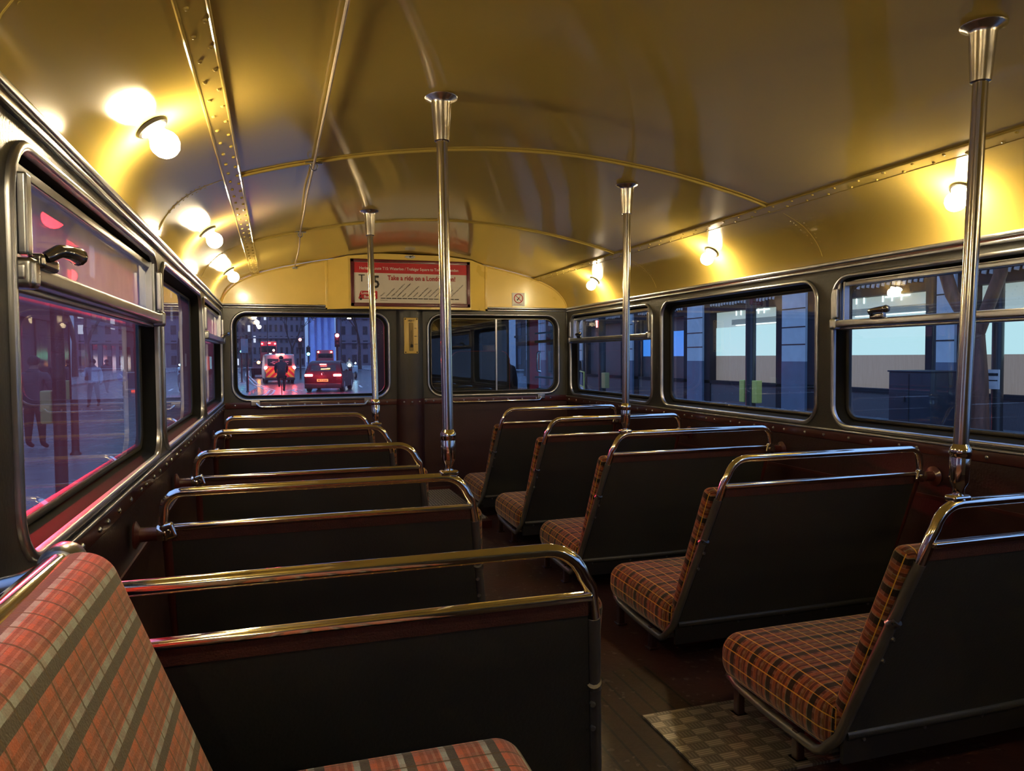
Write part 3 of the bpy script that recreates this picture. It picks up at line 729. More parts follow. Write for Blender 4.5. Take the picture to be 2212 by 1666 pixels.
    # wall bracket
    m = MB(); m.lathe([(.030, 0), (.031, .004), (.016, .012), (.0155, .045), (.017, .052)], q(W-.001, 0, .628), (-s, 0, 0), 16); br_ = m.build('wall_bracket', m_burgp, e)
    m = MB(); m.lathe([(.018, -.012), (.019, -.006), (.019, .006), (.018, .012)], q(1.090, 0, .630), (s, 0, 0), 16)
    m.rbox(q(1.078, -.010, .634), (.030, .016, .036), .006, Matrix.Rotation(R(20)*s, 3, 'Y')); m.lathe([(.006, 0), (.005, .006)], q(1.078, -.018, .634), (0, -1, 0), 8)
    m.build('rail_clamp', m_chrome, e, angle=50)
    return e
m_moq_band = mat('maroon_edge_cloth', (.060, .016, .012), .8, 0, 0, .5, 300, .25, 40)
LY = [-3.883, -3.142, -2.428, -1.712, -.961]; RY = [-3.817, -3.116, -2.372, -1.656, -.928]
LN = ['double seat nearest the camera on the left, broad dark back under wide chrome rail', 'left double seat second from the camera, tall pole rising from its rail', 'middle left double seat without pole, third from the camera', 'fourth left double seat, thinner tall pole on its rail', 'left double seat farthest from the camera, by the front bulkhead']
RN = ['right double seat nearest the camera, plaid cushion over the chequer plate', 'second right double seat, scuffed dark back and plaid cushion', 'middle right double seat with thin pole rising from its rail', 'fourth right double seat from the camera, small plaid cushion', 'right double seat farthest from the camera, by the front bulkhead']
for s, YY, NN, dx in ((-1, LY, LN, .010), (1, RY, RN, 0)):
    proto = make_bench(s, NN[0])
    for k, y in enumerate(YY):
        o = proto if k == 0 else copy_tree(proto)
        o.location = (dx, y, 0); o['label'] = NN[k]
# left seats: fabric seen a touch above the rail comes from the backrest itself

# ------------------------------------------------------------------ stanchions
def stanchion(x, y, xt, yt, label):
    e = empty('grab_pole', (x, y, ZTOP)); tag(e, label, 'pole', 'floor to ceiling grab poles')
    zt = vz(xt)-.001-ZTOP; a = Vector((0, 0, .0)); b = Vector((xt-x, yt-y, zt)); d = (b-a).normalized()
    m = MB(); m.tube([a+d*.10, a+d*(zt*.5), b-d*.05], .0138, 18); m.build('tube', m_polished, e, angle=60)
    m = MB(); m.lathe([(.015, .008), (.012, .014), (.0105, .022), (.012, .032), (.0165, .040), (.018, .046), (.0185, .090), (.0175, .094), (.0195, .097), (.0195, .108), (.0165, .113), (.014, .118)], a, d, 20)
    m.rbox((0, 0, .010), (.046, .028, .014), .006); m.build('lower_joint', m_chrome, e, angle=50)
    m = MB(); m.lathe([(.0145, -.112), (.0185, -.110), (.0190, -.106), (.0215, -.070), (.0245, -.020), (.027, -.012), (.040, -.006), (.0415, -.003), (.040, .0)], b, d, 24); m.build('ceiling_socket', m_alus, e, angle=50)
    for k in range(3):
        m = MB(); t = k*math.tau/3+.5; m.lathe([(.004, 0), (.003, .002)], b+Vector((.033*math.cos(t), .033*math.sin(t), -.005)), (0, 0, -1), 8); m.build('socket_screw', m_steel, e)
    return e
m_polished = mat('polished_pole', (.66, .63, .58), .16, 1, 0, .03, 30, .06, 14)
m_alus = mat('satin_socket', (.66, .62, .57), .27, 1, 0, .02, 60)
stanchion(-.428, -3.140, -.432, -3.115, 'thick tall chrome pole before the poster, on the second left seat')
stanchion(-.424, -1.706, -.430, -1.62, 'thin tall chrome pole left of the poster, on the fourth left seat')
stanchion(.437, -2.372, .436, -2.390, 'tall slim pole on the middle right seat rail')
stanchion(.455, -3.812, .486, -3.825, 'big dull steel pole on the nearest right seat rail')

# ------------------------------------------------------------------ longitudinal bench over the wheel arch
e = empty('bench_seat', (0, 0, 0)); tag(e, 'pink plaid longitudinal seat along the left wall beside the camera', 'seat')
T = Matrix(((0, 0, -1), (1, 0, 0), (0, 1, 0)))  # local x -> y, local y -> z, local z -> -x ... front face towards +x
def fr(p): return p
L0, L1 = -4.005, -5.90; lc = (L0+L1)/2; ll = L0-L1
# backrest: local x = along bench, local y = up the back, local z = out to the aisle
ex = Vector((0, -1, 0)); ey = Vector((-.36, 0, .933)).normalized(); ez = ex.cross(ey)
Tb = Matrix((ex, ey, ez)).transposed()
if ez.x < 0: pass
m = MB(); m.rbox((0, 0, 0), (ll, .42, .086), .041, None, mid=16, arc=6, uvm=True, uvo=(.013, .0))
ctr = Vector((-.984, lc, .608)) - ez*0 + Vector((.030, 0, 0))*0
for i, p in enumerate(m.v): m.v[i] = Tb @ p+ctr
m.build('backrest', m_moqbright, e, angle=75)
m = MB(); m.rbox((0, 0, 0), (ll, .44, .110), .040, None, mid=16, arc=6, crown=.008, uvm=True, uvo=(.02, .02))
Tc = Matrix.Rotation(R(90), 3, 'Z'); 
for i, p in enumerate(m.v): m.v[i] = Tc @ p+Vector((-.755, lc, .466))
m.build('seat_cushion', m_moqbright, e, angle=75)
m = MB(); m.rbox((-.84, lc, (ZF+.395)/2), (.58, ll-.01, .395-ZF), .02); m.build('plinth', m_burg, e)
m = MB(); m.tube([(-1.062, L0-.012, .792), (-1.060, L0-.3, .800), (-1.060, L1+.1, .800)], .0165, 16); m.build('handrail', m_chrome, e, angle=60)
m = MB(); m.lathe([(.012, -.006), (.020, -.002), (.0225, .008), (.0225, .030), (.019, .036)], (-1.062, L0, .792), (0, -1, 0), 18); m.rbox((-1.062, L0-.014, .770), (.020, .020, .05), .005); m.tube([(-1.062, L0-.014, .79), (-1.10, L0-.016, .775), (-W, L0-.016, .765)], .011, 10)
m.build('rail_end_clamp', m_steel, e, angle=50)

# ------------------------------------------------------------------ driver's cab seen through the right front window
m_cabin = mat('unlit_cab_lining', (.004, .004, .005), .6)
cab = empty('driver_cab', (.6, .6, 0)); tag(cab, 'dark driver cab behind the right front window', 'cab')
def cb(m, name, ma, flat=False):
    m.v = [p-Vector((.6, .6, 0)) for p in m.v]; return m.build(name, ma, cab, flat=flat)
m = MB(); m.box((.60, .87, 1.40), (1.24, 1.52, .03)); m.box((.09, .9, .98), (.03, 1.45, .80)); m.box((.60, .87, .30), (1.24, 1.52, .03)); m.box((.6, 1.62, .85), (1.24, .03, 1.1))  # solid front wall added instead of a windscreen, to keep the cab dark
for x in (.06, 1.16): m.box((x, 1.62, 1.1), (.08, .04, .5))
cb(m, 'lining_and_screen_block', m_cabin, True)
# side: window gap near the front wall, red door post, half sliding door with its own window
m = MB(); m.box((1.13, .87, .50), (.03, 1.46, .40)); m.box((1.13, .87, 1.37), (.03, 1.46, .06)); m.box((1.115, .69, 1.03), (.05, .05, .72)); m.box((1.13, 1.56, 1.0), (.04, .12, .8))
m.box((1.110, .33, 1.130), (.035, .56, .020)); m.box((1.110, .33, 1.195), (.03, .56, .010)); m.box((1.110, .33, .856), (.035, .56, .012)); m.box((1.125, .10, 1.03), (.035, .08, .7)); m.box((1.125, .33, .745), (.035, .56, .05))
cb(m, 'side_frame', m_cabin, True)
m = MB(); m.box((1.088, .545, 1.03), (.070, .03, .62)); cb(m, 'door_post', mat('brightened_door_red', (.75, .02, .04), .35, emit=(.5, .01, .03), es=0), True)  # bus red brightened in colour to stand in for light on the post
m = MB(); m.rbox((1.098, .440, .975), (.010, .030, .17), .003); m.tube([(1.10, .42, .900), (1.075, .415, .905), (1.070, .41, .93), (1.070, .41, 1.02), (1.075, .415, 1.045), (1.10, .42, 1.05)], .008, 10); cb(m, 'door_handle', m_chrome)
m = MB(); m.box((1.14, .28, 1.0), (.003, .52, .66)); m.box((1.14, 1.10, 1.0), (.003, .80, .72)); cb(m, 'side_pane', glassmat('cab_side_glass', .02, .02), True)
m = MB(); m.prism(rrect(.375, .822, .45, 1.058, .07), .33, .40, lambda a, b, d: (a, d, b)); 
ds = empty('driver_seat', (0, -.24, .45)); ds.parent = cab; ds['label'] = 'dark driver seat with red piping'
m.v = [p-Vector((.60, .36, .45)) for p in m.v]; m.build('backrest', m_cabin, ds, angle=30)
m = MB(); m.tube([Vector((a, .33, b))-Vector((.60, .36, .45)) for a, b in rrect(.375, .822, .45, 1.058, .07)], .003, 6, closed=True); m.build('piping', mat('red_piping', (.30, .05, .03), .5), ds)
m = MB(); m.rbox((0, .22, -.05), (.46, .40, .10), .03); m.rbox((0, .2, -.12), (.12, .12, .10), .01); m.build('seat_cushion', m_black, ds)
sw = empty('steering_wheel', (.26, .48, .93)); sw.parent = cab
m = MB(); m.tube([Matrix.Rotation(R(35), 3, 'X') @ Vector((.21*math.cos(t), .21*math.sin(t), 0)) for t in [math.tau*k/36 for k in range(36)]], .010, 8, closed=True); m.build('rim', m_rubber, sw, angle=60)
m = MB(); 
for k in range(3):
    t = math.tau*k/3+.5; m.tube([(0, 0, 0), Matrix.Rotation(R(35), 3, 'X') @ Vector((.2*math.cos(t), .2*math.sin(t), 0))], .006, 6)
m.tube([(0, 0, 0), (0, .18, -.40)], .02, 8); m.build('spokes_and_column', m_black, sw)

# ------------------------------------------------------------------ people (one continuous skinned body each)
def skin_obj(name, joints, bones, material, parent=None, loc=(0, 0, 0), rz=0, lv=2, root=0):
    me = bpy.data.meshes.new(name); me.from_pydata([j[0] for j in joints], bones, []); me.materials.append(material)
    o = bpy.data.objects.new(name, me); COL.objects.link(o)
    sk = o.modifiers.new('skin', 'SKIN'); sk.use_smooth_shade = True; sk.branch_smoothing = .3
    for k, j in enumerate(joints):
        r = j[1]; d = me.skin_vertices[0].data[k]; d.radius = r if isinstance(r, tuple) else (r, r); d.use_root = (k == root)
    ss = o.modifiers.new('sub', 'SUBSURF'); ss.levels = lv; ss.render_levels = lv
    if parent: o.parent = parent
    o.location = loc; o.rotation_euler = (0, 0, rz)
    return o
def clothes(name, coat, legs, skin, h, shoe=(.01, .01, .01), waist=.50, neck=.845):
    m = mat(name, coat, .8); b = m.node_tree.nodes['Principled BSDF']
    t = N(m, 'ShaderNodeTexCoord'); s3 = N(m, 'ShaderNodeSeparateXYZ'); LK(m, t.outputs['Object'], s3.inputs[0])
    r_ = ramp(m, [(0, shoe), (.045, legs), (waist, coat), (neck, skin)]); LK(m, math_n(m, 'DIVIDE', s3.outputs[2], h), r_.inputs[0]); LK(m, r_.outputs[0], b.inputs['Base Color'])
    return m
def person(x, y, h, rz, label, coat, legs, stride=.12, arm='down', hair=(.01, .008, .006), zb=-.47, ride=False):
    e = empty('person', (x, y, zb), rz); tag(e, label, 'person')
    H = h
    if ride:
        J = [((0, -.10, .52), .10), ((0, -.04, .66), .105), ((0, .06, .80), .12), ((0, .12, .87), .05), ((0, .16, .92), .055), ((0, .17, .985), (.062, .068)),
             ((.06, -.06, .50), .07), ((.075, .22, .42), .05), ((.06, .12, .13), .032), ((.06, .20, .11), .026),
             ((-.06, -.06, .50), .07), ((-.075, .25, .50), .05), ((-.06, .17, .24), .032), ((-.06, .25, .22), .026),
             ((.12, .08, .83), .055), ((.15, .20, .70), .04), ((.14, .38, .62), .028), ((.14, .43, .61), .022),
             ((-.12, .08, .83), .055), ((-.15, .20, .70), .04), ((-.14, .38, .62), .028), ((-.14, .43, .61), .022)]
        B = [(0, 1), (1, 2), (2, 3), (3, 4), (4, 5), (0, 6), (6, 7), (7, 8), (8, 9), (0, 10), (10, 11), (11, 12), (12, 13), (2, 14), (14, 15), (15, 16), (16, 17), (2, 18), (18, 19), (19, 20), (20, 21)]
        J = [(tuple(q*H for q in p), (tuple(a*H for a in r) if isinstance(r, tuple) else r*H)) for p, r in J]
    else:
        st = stride
        if arm == 'phone': A1 = [((.12, .02, .80), .045), ((.16, .04, .64), .034), ((.12, .20, .68), .026), ((.09, .27, .72), .018)]
        elif arm == 'bag': A1 = [((.12, .0, .80), .045), ((.16, .02, .64), .034), ((.12, .13, .56), .026), ((.06, .17, .56), .018)]
        else: A1 = [((.12, 0, .80), .045), ((.155, -.03, .64), .034), ((.16, .02, .50), .026), ((.155, .04, .455), .018)]
        A2 = [((-.12, 0, .80), .045), ((-.155, -.02, .64), .034), ((-.16, .04, .50), .026), ((-.155, .06, .455), .018)]
        J = [((0, 0, .52), (.095, .075)), ((0, 0, .63), (.09, .07)), ((0, 0, .77), (.115, .075)), ((0, .0, .83), .045), ((0, .01, .87), .034), ((0, .02, .935), (.046, .056)), ((0, .02, .97), (.03, .036)),
             ((.055, 0, .49), .062), ((.06, st*.6, .27), .045), ((.06, st*.9, .06), .028), ((.06, st*.9+.08, .022), .022),
             ((-.055, 0, .49), .062), ((-.06, -st*.5, .27), .045), ((-.06, -st, .07), .028), ((-.06, -st+.08, .03), .022)] + A1 + A2
        B = [(0, 1), (1, 2), (2, 3), (3, 4), (4, 5), (5, 6), (0, 7), (7, 8), (8, 9), (9, 10), (0, 11), (11, 12), (12, 13), (13, 14), (2, 15), (15, 16), (16, 17), (17, 18), (2, 19), (19, 20), (20, 21), (21, 22)]
        J = [(tuple(q*H for q in p), (tuple(a*H for a in r) if isinstance(r, tuple) else r*H)) for p, r in J]
    skin_obj('body', J, B, clothes('clothes_'+label[:12].replace(' ', '_'), coat, legs, (.35, .20, .14), H, neck=.86 if not ride else .93), e)
    hp = Vector(J[5][0]); m = MB(); m.lathe([(.002, .058*H), (.035*H, .050*H), (.058*H, .020*H), (.062*H, -.012*H), (.050*H, -.035*H)], hp+Vector((0, -.012*H, .01*H)), (0, -.25, 1), 14)
    hm = mat('hair_'+label[:10].replace(' ', '_'), hair, .7); m.build('hair' if not ride else 'hood', hm, e, angle=80)
    return e
# driver
drv = empty('person', (.76, .62, .42)); tag(drv, 'driver in dark coat seated in the cab beyond the glass', 'person')
J = [((0, 0, .05), .13), ((0, .02, .30), .13), ((0, .03, .50), .15), ((0, .04, .60), .06), ((0, .05, .66), .045), ((0, .07, .745), (.062, .078)), ((0, .07, .80), (.04, .05)),
     ((.09, .10, .04), .085), ((.12, .48, .04), .065), ((.12, .50, -.30), .045), ((-.09, .10, .04), .085), ((-.12, .48, .04), .065), ((-.12, .50, -.30), .045),
     ((.17, .03, .49), .065), ((.22, .14, .28), .045), ((.20, .38, .40), .032), ((.19, .44, .44), .026), ((-.17, .03, .49), .065), ((-.20, .14, .28), .045), ((-.08, .36, .40), .032), ((-.06, .42, .43), .026)]
B = [(0, 1), (1, 2), (2, 3), (3, 4), (4, 5), (5, 6), (0, 7), (7, 8), (8, 9), (0, 10), (10, 11), (11, 12), (2, 13), (13, 14), (14, 15), (15, 16), (2, 17), (17, 18), (18, 19), (19, 20)]
skin_obj('body', J, B, clothes('clothes_driver', (.02, .025, .05), (.01, .01, .012), (.30, .18, .13), 1, neck=.64, waist=.1), drv)
m = MB(); m.lathe([(.002, .085), (.05, .07), (.078, .02), (.080, -.03), (.06, -.05)], (0, .055, .745), (0, -.2, 1), 14); m.build('hair', mat('hair_driver', (.012, .009, .008), .7), drv, angle=80)

# ------------------------------------------------------------------ street
ROAD = -.59; PAV = -.47
m_tar = mat('wet_tarmac', (.055, .058, .070), .22, 0, 0, .4, 12, .25, 1.2)
m_pave = mat('wet_paving', (.20, .21, .23), .25, 0, 0, .15, 8, .15, 2)
b = m_pave.node_tree.nodes['Principled BSDF']
mb = MB(); mb.box((0, 60, ROAD-.05), (80, 190, .1)); o = mb.build('road_surface', m_tar, flat=True); struct(o)
mb = MB(); mb.prism([(10.2, -20), (20, -20), (20, 130), (10.2, 130)], ROAD, PAV, lambda a, b, d: (a, b, d)); o = mb.build('pavement_right', m_pave, flat=True); struct(o)
mb = MB(); mb.prism([(-16, -20), (-1.75, -20), (-1.75, 16), (-2.0, 30), (-1.75, 36), (-2.6, 44), (-4.6, 80), (-6, 130), (-16, 130)], ROAD, PAV, lambda a, b, d: (a, b, d)); o = mb.build('pavement_left', m_pave, flat=True); struct(o)
m_line = mat('road_paint', (.55, .55, .52), .4, 0, 0, 0, 40, .3, 9)
def strip(pts, wd, name, z=ROAD+.006):
    m = MB(); n = len(pts)
    L = []
    for i, p in enumerate(pts):
        a = Vector(pts[max(i-1, 0)]); b_ = Vector(pts[min(i+1, n-1)]); t_ = (b_-a).normalized(); nn = Vector((-t_.y, t_.x))
        L.append((Vector(p)+nn*wd/2, Vector(p)-nn*wd/2))
    vs = []
    for a, b_ in L: vs += [(a.x, a.y, z), (b_.x, b_.y, z)]
    m.add(vs, [(2*i, 2*i+1, 2*i+3, 2*i+2) for i in range(n-1)])
    o = m.build(name, m_line, flat=True); struct(o); return o
strip([(-1.30, 27), (-.98, 31), (-.90, 34.5), (-1.25, 37), (-1.9, 44), (-3.3, 70), (-4.2, 100)], .10, 'road_line_1'); strip([(-1.55, 27), (-1.23, 31), (-1.14, 34.5), (-1.49, 37), (-2.14, 44), (-3.55, 70), (-4.5, 100)], .10, 'road_line_2')
strip([(-2, 26.2), (6, 25.2)], .30, 'road_line_3'); strip([(-1.4, 23.4), (6, 22.4)], .14, 'road_line_4'); strip([(2.6, 27), (6.5, 24.4)], .12, 'road_line_5')
strip([(.10, 31.5), (-.05, 34), (.15, 36)], .16, 'road_line_6'); strip([(-.35, 33.2), (.0, 34.6), (.45, 33.6)], .14, 'road_line_7')
for k in range(5): strip([(3.6+.25*k, 36+7*k), (3.8+.25*k, 39+7*k)], .12, 'road_line_%d' % (8+k))

# right-hand facade
XF = 12.437
m_pil = mat('rusticated_stone', (.58, .64, .66), .75, 0, 0, .15, 10, .08, 3)
m_pilb = mat('dark_stone_base', (.13, .17, .23), .5, 0, 0, .1, 10, .1, 3)
m_dk = mat('dark_shopfront_frame', (.016, .013, .018), .6, spec=.15)
m_tex = mat('ribbed_stallriser', (.10, .085, .09), .55, 0, 0, .6, 25, .2, 20, stretch=(1, 6, .6))
m_fascia = mat('dark_fascia', (.022, .015, .020), .5)
m_pleat = mat('pale_pleated_valance', (.55, .53, .48), .7)
m_front = mat('lit_frosted_window', (.30, .34, .34), .3, emit=(.50, .80, .80), es=.30)
m_frontb = mat('lit_blue_window', (.05, .1, .2), .3, emit=(.05, .26, .85), es=.32)
m_timber = mat('glowing_timber_panelling', (.30, .24, .18), .6, 0, 0, .2, 8, .12, 6, emit=(.32, .26, .19), es=.14, stretch=(1, 6, .5))  # emission stands in for room light on the timber
m_timberd = mat('dim_timber_panelling', (.10, .08, .08), .5, 0, 0, .2, 8, .12, 6, stretch=(1, 6, .5))  # darker copy of the timber for the unlit bays
m_bright = mat('ceiling_strip_light', (.9, 1, 1), .4, emit=(.75, 1, 1), es=1.0)
m_frup = mat('lit_frosted_upper', (.3, .3, .3), .4, emit=(.42, .56, .54), es=.25)
bays = [(-3.0, False), (1.97, False), (7.9-.97, False), (11.84, True), (16.77, True), (21.7, False), (26.65, False), (31.6, False), (36.5, False)]
fb = empty('shop_facade', (XF, 15, PAV)); tag(fb, 'grey stone shopfront building across the road with tall lit windows', 'building')
O = Vector((XF, 15, PAV))
def fbp(m, name, ma, par=fb): m.v = [p-O for p in m.v]; return m.build(name, ma, par, flat=True)
m = MB(); m.box((XF+1.6, 14.1, 4.5), (2.0, 40.2, 10)); m.box((XF+.5, 14.1, 5.6), (.7, 40.2, 5.6)); fbp(m, 'wall', m_fascia)
pil = [(-3.45, -2.55), (1.55, 2.4), (6.86, 7.30), (11.365, 12.315), (16.31, 17.245), (21.305, 22.13), (26.33, 27.07), (31.2, 34.2)]
for (a, b_) in pil:
    m = MB(); m.box((XF+.3, (a+b_)/2, .83+1.6), (.6, b_-a, 3.2+0.0))
    p_ = fbp(m, 'pilaster', m_pil)
    m = MB(); m.box((XF+.3, (a+b_)/2, (PAV+.83)/2), (.61, b_-a+.004, .83-PAV)); fbp(m, 'plinth', m_pilb)
    m = MB()
    for z in (1.284, 1.751, 2.243, 2.746, 3.25, 3.7): m.box((XF, (a+b_)/2, z), (.012, b_-a, .030))
    fbp(m, 'groove', m_black)
lights = [('tan', 3), ('tan', 4), ('frost', 4), ('frost', 5), ('blue', 6), ('door', 7), ('dim', 8), ('dim', 9)]
for k in range(len(pil)-1):
    a, b_ = pil[k][1], pil[k+1][0]; kind = ['frost', 'frost', 'frost', 'frost', 'blue', 'door', 'dim', 'dim'][k]
    m = MB()
    for yy in (a+.17, b_-.17): m.box((XF+.22, yy, 1.2), (.30, .34, 3.4))
    m.box((XF+.22, (a+b_)/2, .16), (.30, b_-a, .10)); m.box((XF+.26, (a+b_)/2, 2.85), (.34, b_-a, .95))
    f = fbp(m, 'window_frame', m_dk)
    m = MB(); m.box((XF+.24, (a+b_)/2, (PAV+.11)/2), (.26, b_-a, .11-PAV)); fbp(m, 'stall_riser', m_tex)
    yy0, yy1 = a+.36, b_-.36; yc, dy = (yy0+yy1)/2, yy1-yy0
    if kind == 'door': z_s = .95
    z_s = .99
    up = {'frost': m_front, 'blue': m_frontb, 'door': m_timberd, 'dim': m_timberd}[kind]; lo = {'frost': m_timber}.get(kind, m_timberd)
    m = MB(); m.box((XF+.30, yc, (z_s+1.88)/2), (.02, dy, 1.88-z_s)); fbp(m, 'frosted_pane', up)
    m = MB(); m.box((XF+.30, yc, (z_s+.20)/2), (.02, dy, z_s-.20)); fbp(m, 'lower_pane', lo)
    m = MB(); m.box((XF+.32, yc, 2.12), (.02, dy, .50)); fbp(m, 'upper_pane', m_frup if kind == 'frost' else m_timberd)
    if kind == 'frost':
        m = MB(); m.box((XF+.29, yc-.45, 1.93), (.02, dy*.62, .016)); 
        for q_ in (-.9, -.6, -.3, .35, .62): m.box((XF+.295, yc+q_*.9, 2.30), (.02, .018, .14))
        m.box((XF+.292, yc-.7, 2.335), (.02, .7, .03)); fbp(m, 'strip_light', m_bright)
        m = MB(); m.box((XF+.305, yc-.35, 2.03), (.02, dy*.70, .16)); fbp(m, 'bulkhead_beam', mat('glowing_grey_beam_%d' % k, (.12, .14, .14), .6, emit=(.12, .16, .16), es=.3))  # faint emission stands in for room light on the beam
    m = MB(); n_p = 22
    for q_ in range(n_p):
        yy = yy0+dy*(q_+.5)/n_p
        m.rbox((XF+.06, yy, 2.66+.015*math.sin(q_*1.3)), (.03, dy/n_p*.62, .20), .012, Matrix.Rotation(R(14), 3, 'X'), mid=1, arc=2)
    fbp(m, 'pleated_valance', m_pleat)

# signal poles with push-button boxes
m_pole = mat('black_street_pole', (.018, .015, .017), .35, 0, .3)
m_ybox = mat('yellow_signal_box', (.62, .58, .12), .5, 0, 0, .1, 40, .06, 10)
m_ybox2 = mat('dull_yellow_signal_box', (.42, .36, .12), .5, 0, 0, .1, 40, .06, 10)
m_sred = mat('red_signal_lens', (.5, 0, 0), .3, emit=(1, .02, .03), es=9); m_sred2 = mat('far_red_signal_lens', (.5, 0, 0), .3, emit=(1, .10, .10), es=14)
m_sgrn = mat('green_signal_lens', (0, .4, .3), .3, emit=(.05, 1, .62), es=20)
def signal_head(parent, c, face, lit, r=.10, h=.85, ma=None):
    """three-aspect head; face = unit vector the lenses look to"""
    f = Vector(face).normalized(); a = math.atan2(f.y, f.x); q = Matrix.Rotation(a, 3, 'Z'); c = Vector(c)
    m = MB(); m.rbox(c, (.16, .28*r/.1, h), .02, q, mid=1, arc=2)
    for k in range(3):
        p = c+Vector((0, 0, h/3*(1-k)))+f*.08
        m.tube([p+q @ Vector((0, r*1.1*math.cos(t), r*1.1*math.sin(t)))+f*.06 for t in [R(-20+220*j/8) for j in range(9)]], .008, 5)
    hd = m.build('signal_head', m_black, parent)
    for k in range(3):
        p = c+Vector((0, 0, h/3*(1-k)))+f*.081
        m = MB(); m.lathe([(r, 0), (r*.8, .012), (r*.3, .02)], p, f, 16)
        m.build('lens', (ma or (m_sred if lit == 0 else m_sgrn)) if k == lit else m_rubber, hd)
    return hd
def street_pole(x, y, h, r, label, boxes=(), mbox=None, name='signal_pole', ma=None, zb=PAV):
    e = empty(name, (x, y, zb)); tag(e, label, 'signal pole' if name == 'signal_pole' else 'street pole')
    m = MB(); m.lathe([(r*1.5, 0), (r*1.5, .02), (r*1.05, .05), (r, .08), (r, h), (r*.6, h+.02)], (0, 0, 0), (0, 0, 1), 16); m.build('pole', ma or m_pole, e, angle=40)
    for (bx_, by_, z0, z1, wx, wy) in boxes:
        m = MB(); m.rbox((bx_, by_, (z0+z1)/2-zb), (wx, wy, z1-z0), .02, mid=1, arc=3); bo = m.build('push_button_box', mbox or m_ybox, e)
    return e
p = street_pole(11.034, 11.742, 4.2, .135, 'dark signal pole flanked by two yellow boxes across the road', [(-.0, .27, -.235, .351, .18, .22), (-.0, -.27, -.235, .351, .18, .20)])
p = street_pole(11.58, 22.25, 3.3, .15, 'signal pole with glowing red man seen through the far right window', [(-.05, -.42, -.252, .361, .20, .34)], m_ybox2)
m = MB(); m.rbox((-.10, 0, 2.55), (.22, .34, .75), .03, mid=1, arc=2); m.build('signal_head', m_black, p)
m = MB(); m.rbox((-.225, 0, 2.72), (.02, .07, .20), .01, mid=1, arc=2); m.lathe([(.03, -.03), (.045, 0), (.03, .03)], (-.225, 0, 2.86), (0, 0, 1), 8); m.build('red_man_lens', m_sred2, p)
p = street_pole(11.9, 5.45, 4.6, .10, 'dark pole with strapped notice near the cabinet across the road', [], name='sign_pole')
m = MB(); m.box((-.11, .0, 1.00), (.02, .26, .36)); m.build('notice', m_white, p); m = MB(); m.box((-.122, .0, 1.09), (.004, .22, .05)); m.box((-.122, .0, .98), (.004, .20, .02)); m.build('notice_print', m_black, p)
m = MB(); m.rbox((10.437-11.0, .0, .50), (.01, .01, .01), .001)
cbn = empty('street_cabinet', (10.95, 6.2, PAV)); tag(cbn, 'dark square utility cabinet on the pavement across the road', 'cabinet')
m_cab = mat('dark_blue_cabinet_paint', (.010, .014, .026), .5, 0, 0, .15, 30, .2, 5)
m = MB(); m.rbox((0, 0, .57), (.7, .98, 1.14), .02, mid=1, arc=2); m.build('casing', m_cab, cbn); m = MB(); m.box((-.355, 0, .57), (.012, .012, 1.06)); m.box((-.36, .1, .62), (.02, .03, .10)); m.build('door_seam', m_black, cbn); m = MB(); m.rbox((0, 0, 1.15), (.74, 1.02, .03), .01, mid=1, arc=2); m.build('lid', m_cab, cbn)
# forked reddish shape over the right window, built as a trunk
m_forkred = mat('forked_shape_red', (.16, .055, .03), .6, 0, 0, .9, 9, .4, 5, stretch=(3, 3, .6))
def tree(x, y, h, r, label, lean=(0, 0), seed=1, depth=5, leafy=0, ma=None, zb=PAV, spread=.55):
    rr = random.Random(seed); e = empty('street_tree', (x, y, zb)); tag(e, label, 'tree', 'street trees')
    m = MB(); tips = []
    def br(p, d, L, r, n):
        q = p+d*L; mid_ = p+d*L*.5+Vector((rr.uniform(-1, 1), rr.uniform(-1, 1), 0))*L*.04
        m.tube([p, mid_, q], [r, r*.86, r*.70], 8 if r > .05 else 5, cap=False); tips.append((q, n))
        if n == 0: return
        for k in range(2 if n > 3 else 3):
            v = Vector((rr.uniform(-1, 1), rr.uniform(-1, 1), rr.uniform(-.2, .6))); dd = (d+v*spread).normalized(); br(q, dd, L*rr.uniform(.62, .85), r*.62, n-1)
    br(Vector((0, 0, 0)), Vector((lean[0], lean[1], 1)).normalized(), h*.36, r, depth)
    m.build('trunk', ma or m_twig, e, angle=60)
    if leafy:
        l_ = MB()
        for p, n in tips:
            if n > 2: continue
            for k in range(leafy):
                c_ = p+Vector([rr.gauss(0, .35) for _ in range(3)]); a = Vector([rr.uniform(-1, 1) for _ in range(3)]).normalized()*.11; b_ = a.cross(Vector([rr.uniform(-1, 1) for _ in range(3)])).normalized()*.07
                l_.add([c_-a, c_+b_, c_+a, c_-b_], [(0, 1, 2, 3)])
        l_.build('foliage', m_leaf, e, flat=True)
    return e
m_twig = mat('dark_bark', (.035, .028, .028), .7, 0, 0, .5, 12, .2, 6); m_leaf = mat('dark_leaves', (.030, .035, .028), .7, var=.3, vscale=2)
e = empty('street_tree', (11.0, 4.75, PAV)); tag(e, 'thick forked reddish shape beyond the right hopper window', 'tree', 'street trees')
m = MB(); m.tube([(0, 0, 0), (0, .02, 1.0), (.0, .10, 1.9)], [.16, .14, .13], 14); m.tube([(0, .07, 1.75), (-.1, .55, 2.6), (-.2, .9, 3.8), (-.2, 1.0, 6)], [.13, .12, .11, .10], 12); m.tube([(0, .1, 1.8), (0, -.35, 2.9), (.1, -.5, 6)], [.12, .11, .08], 12)
m.build('trunk', m_forkred, e, angle=60)
e.location = (11.5, 5.45, PAV)

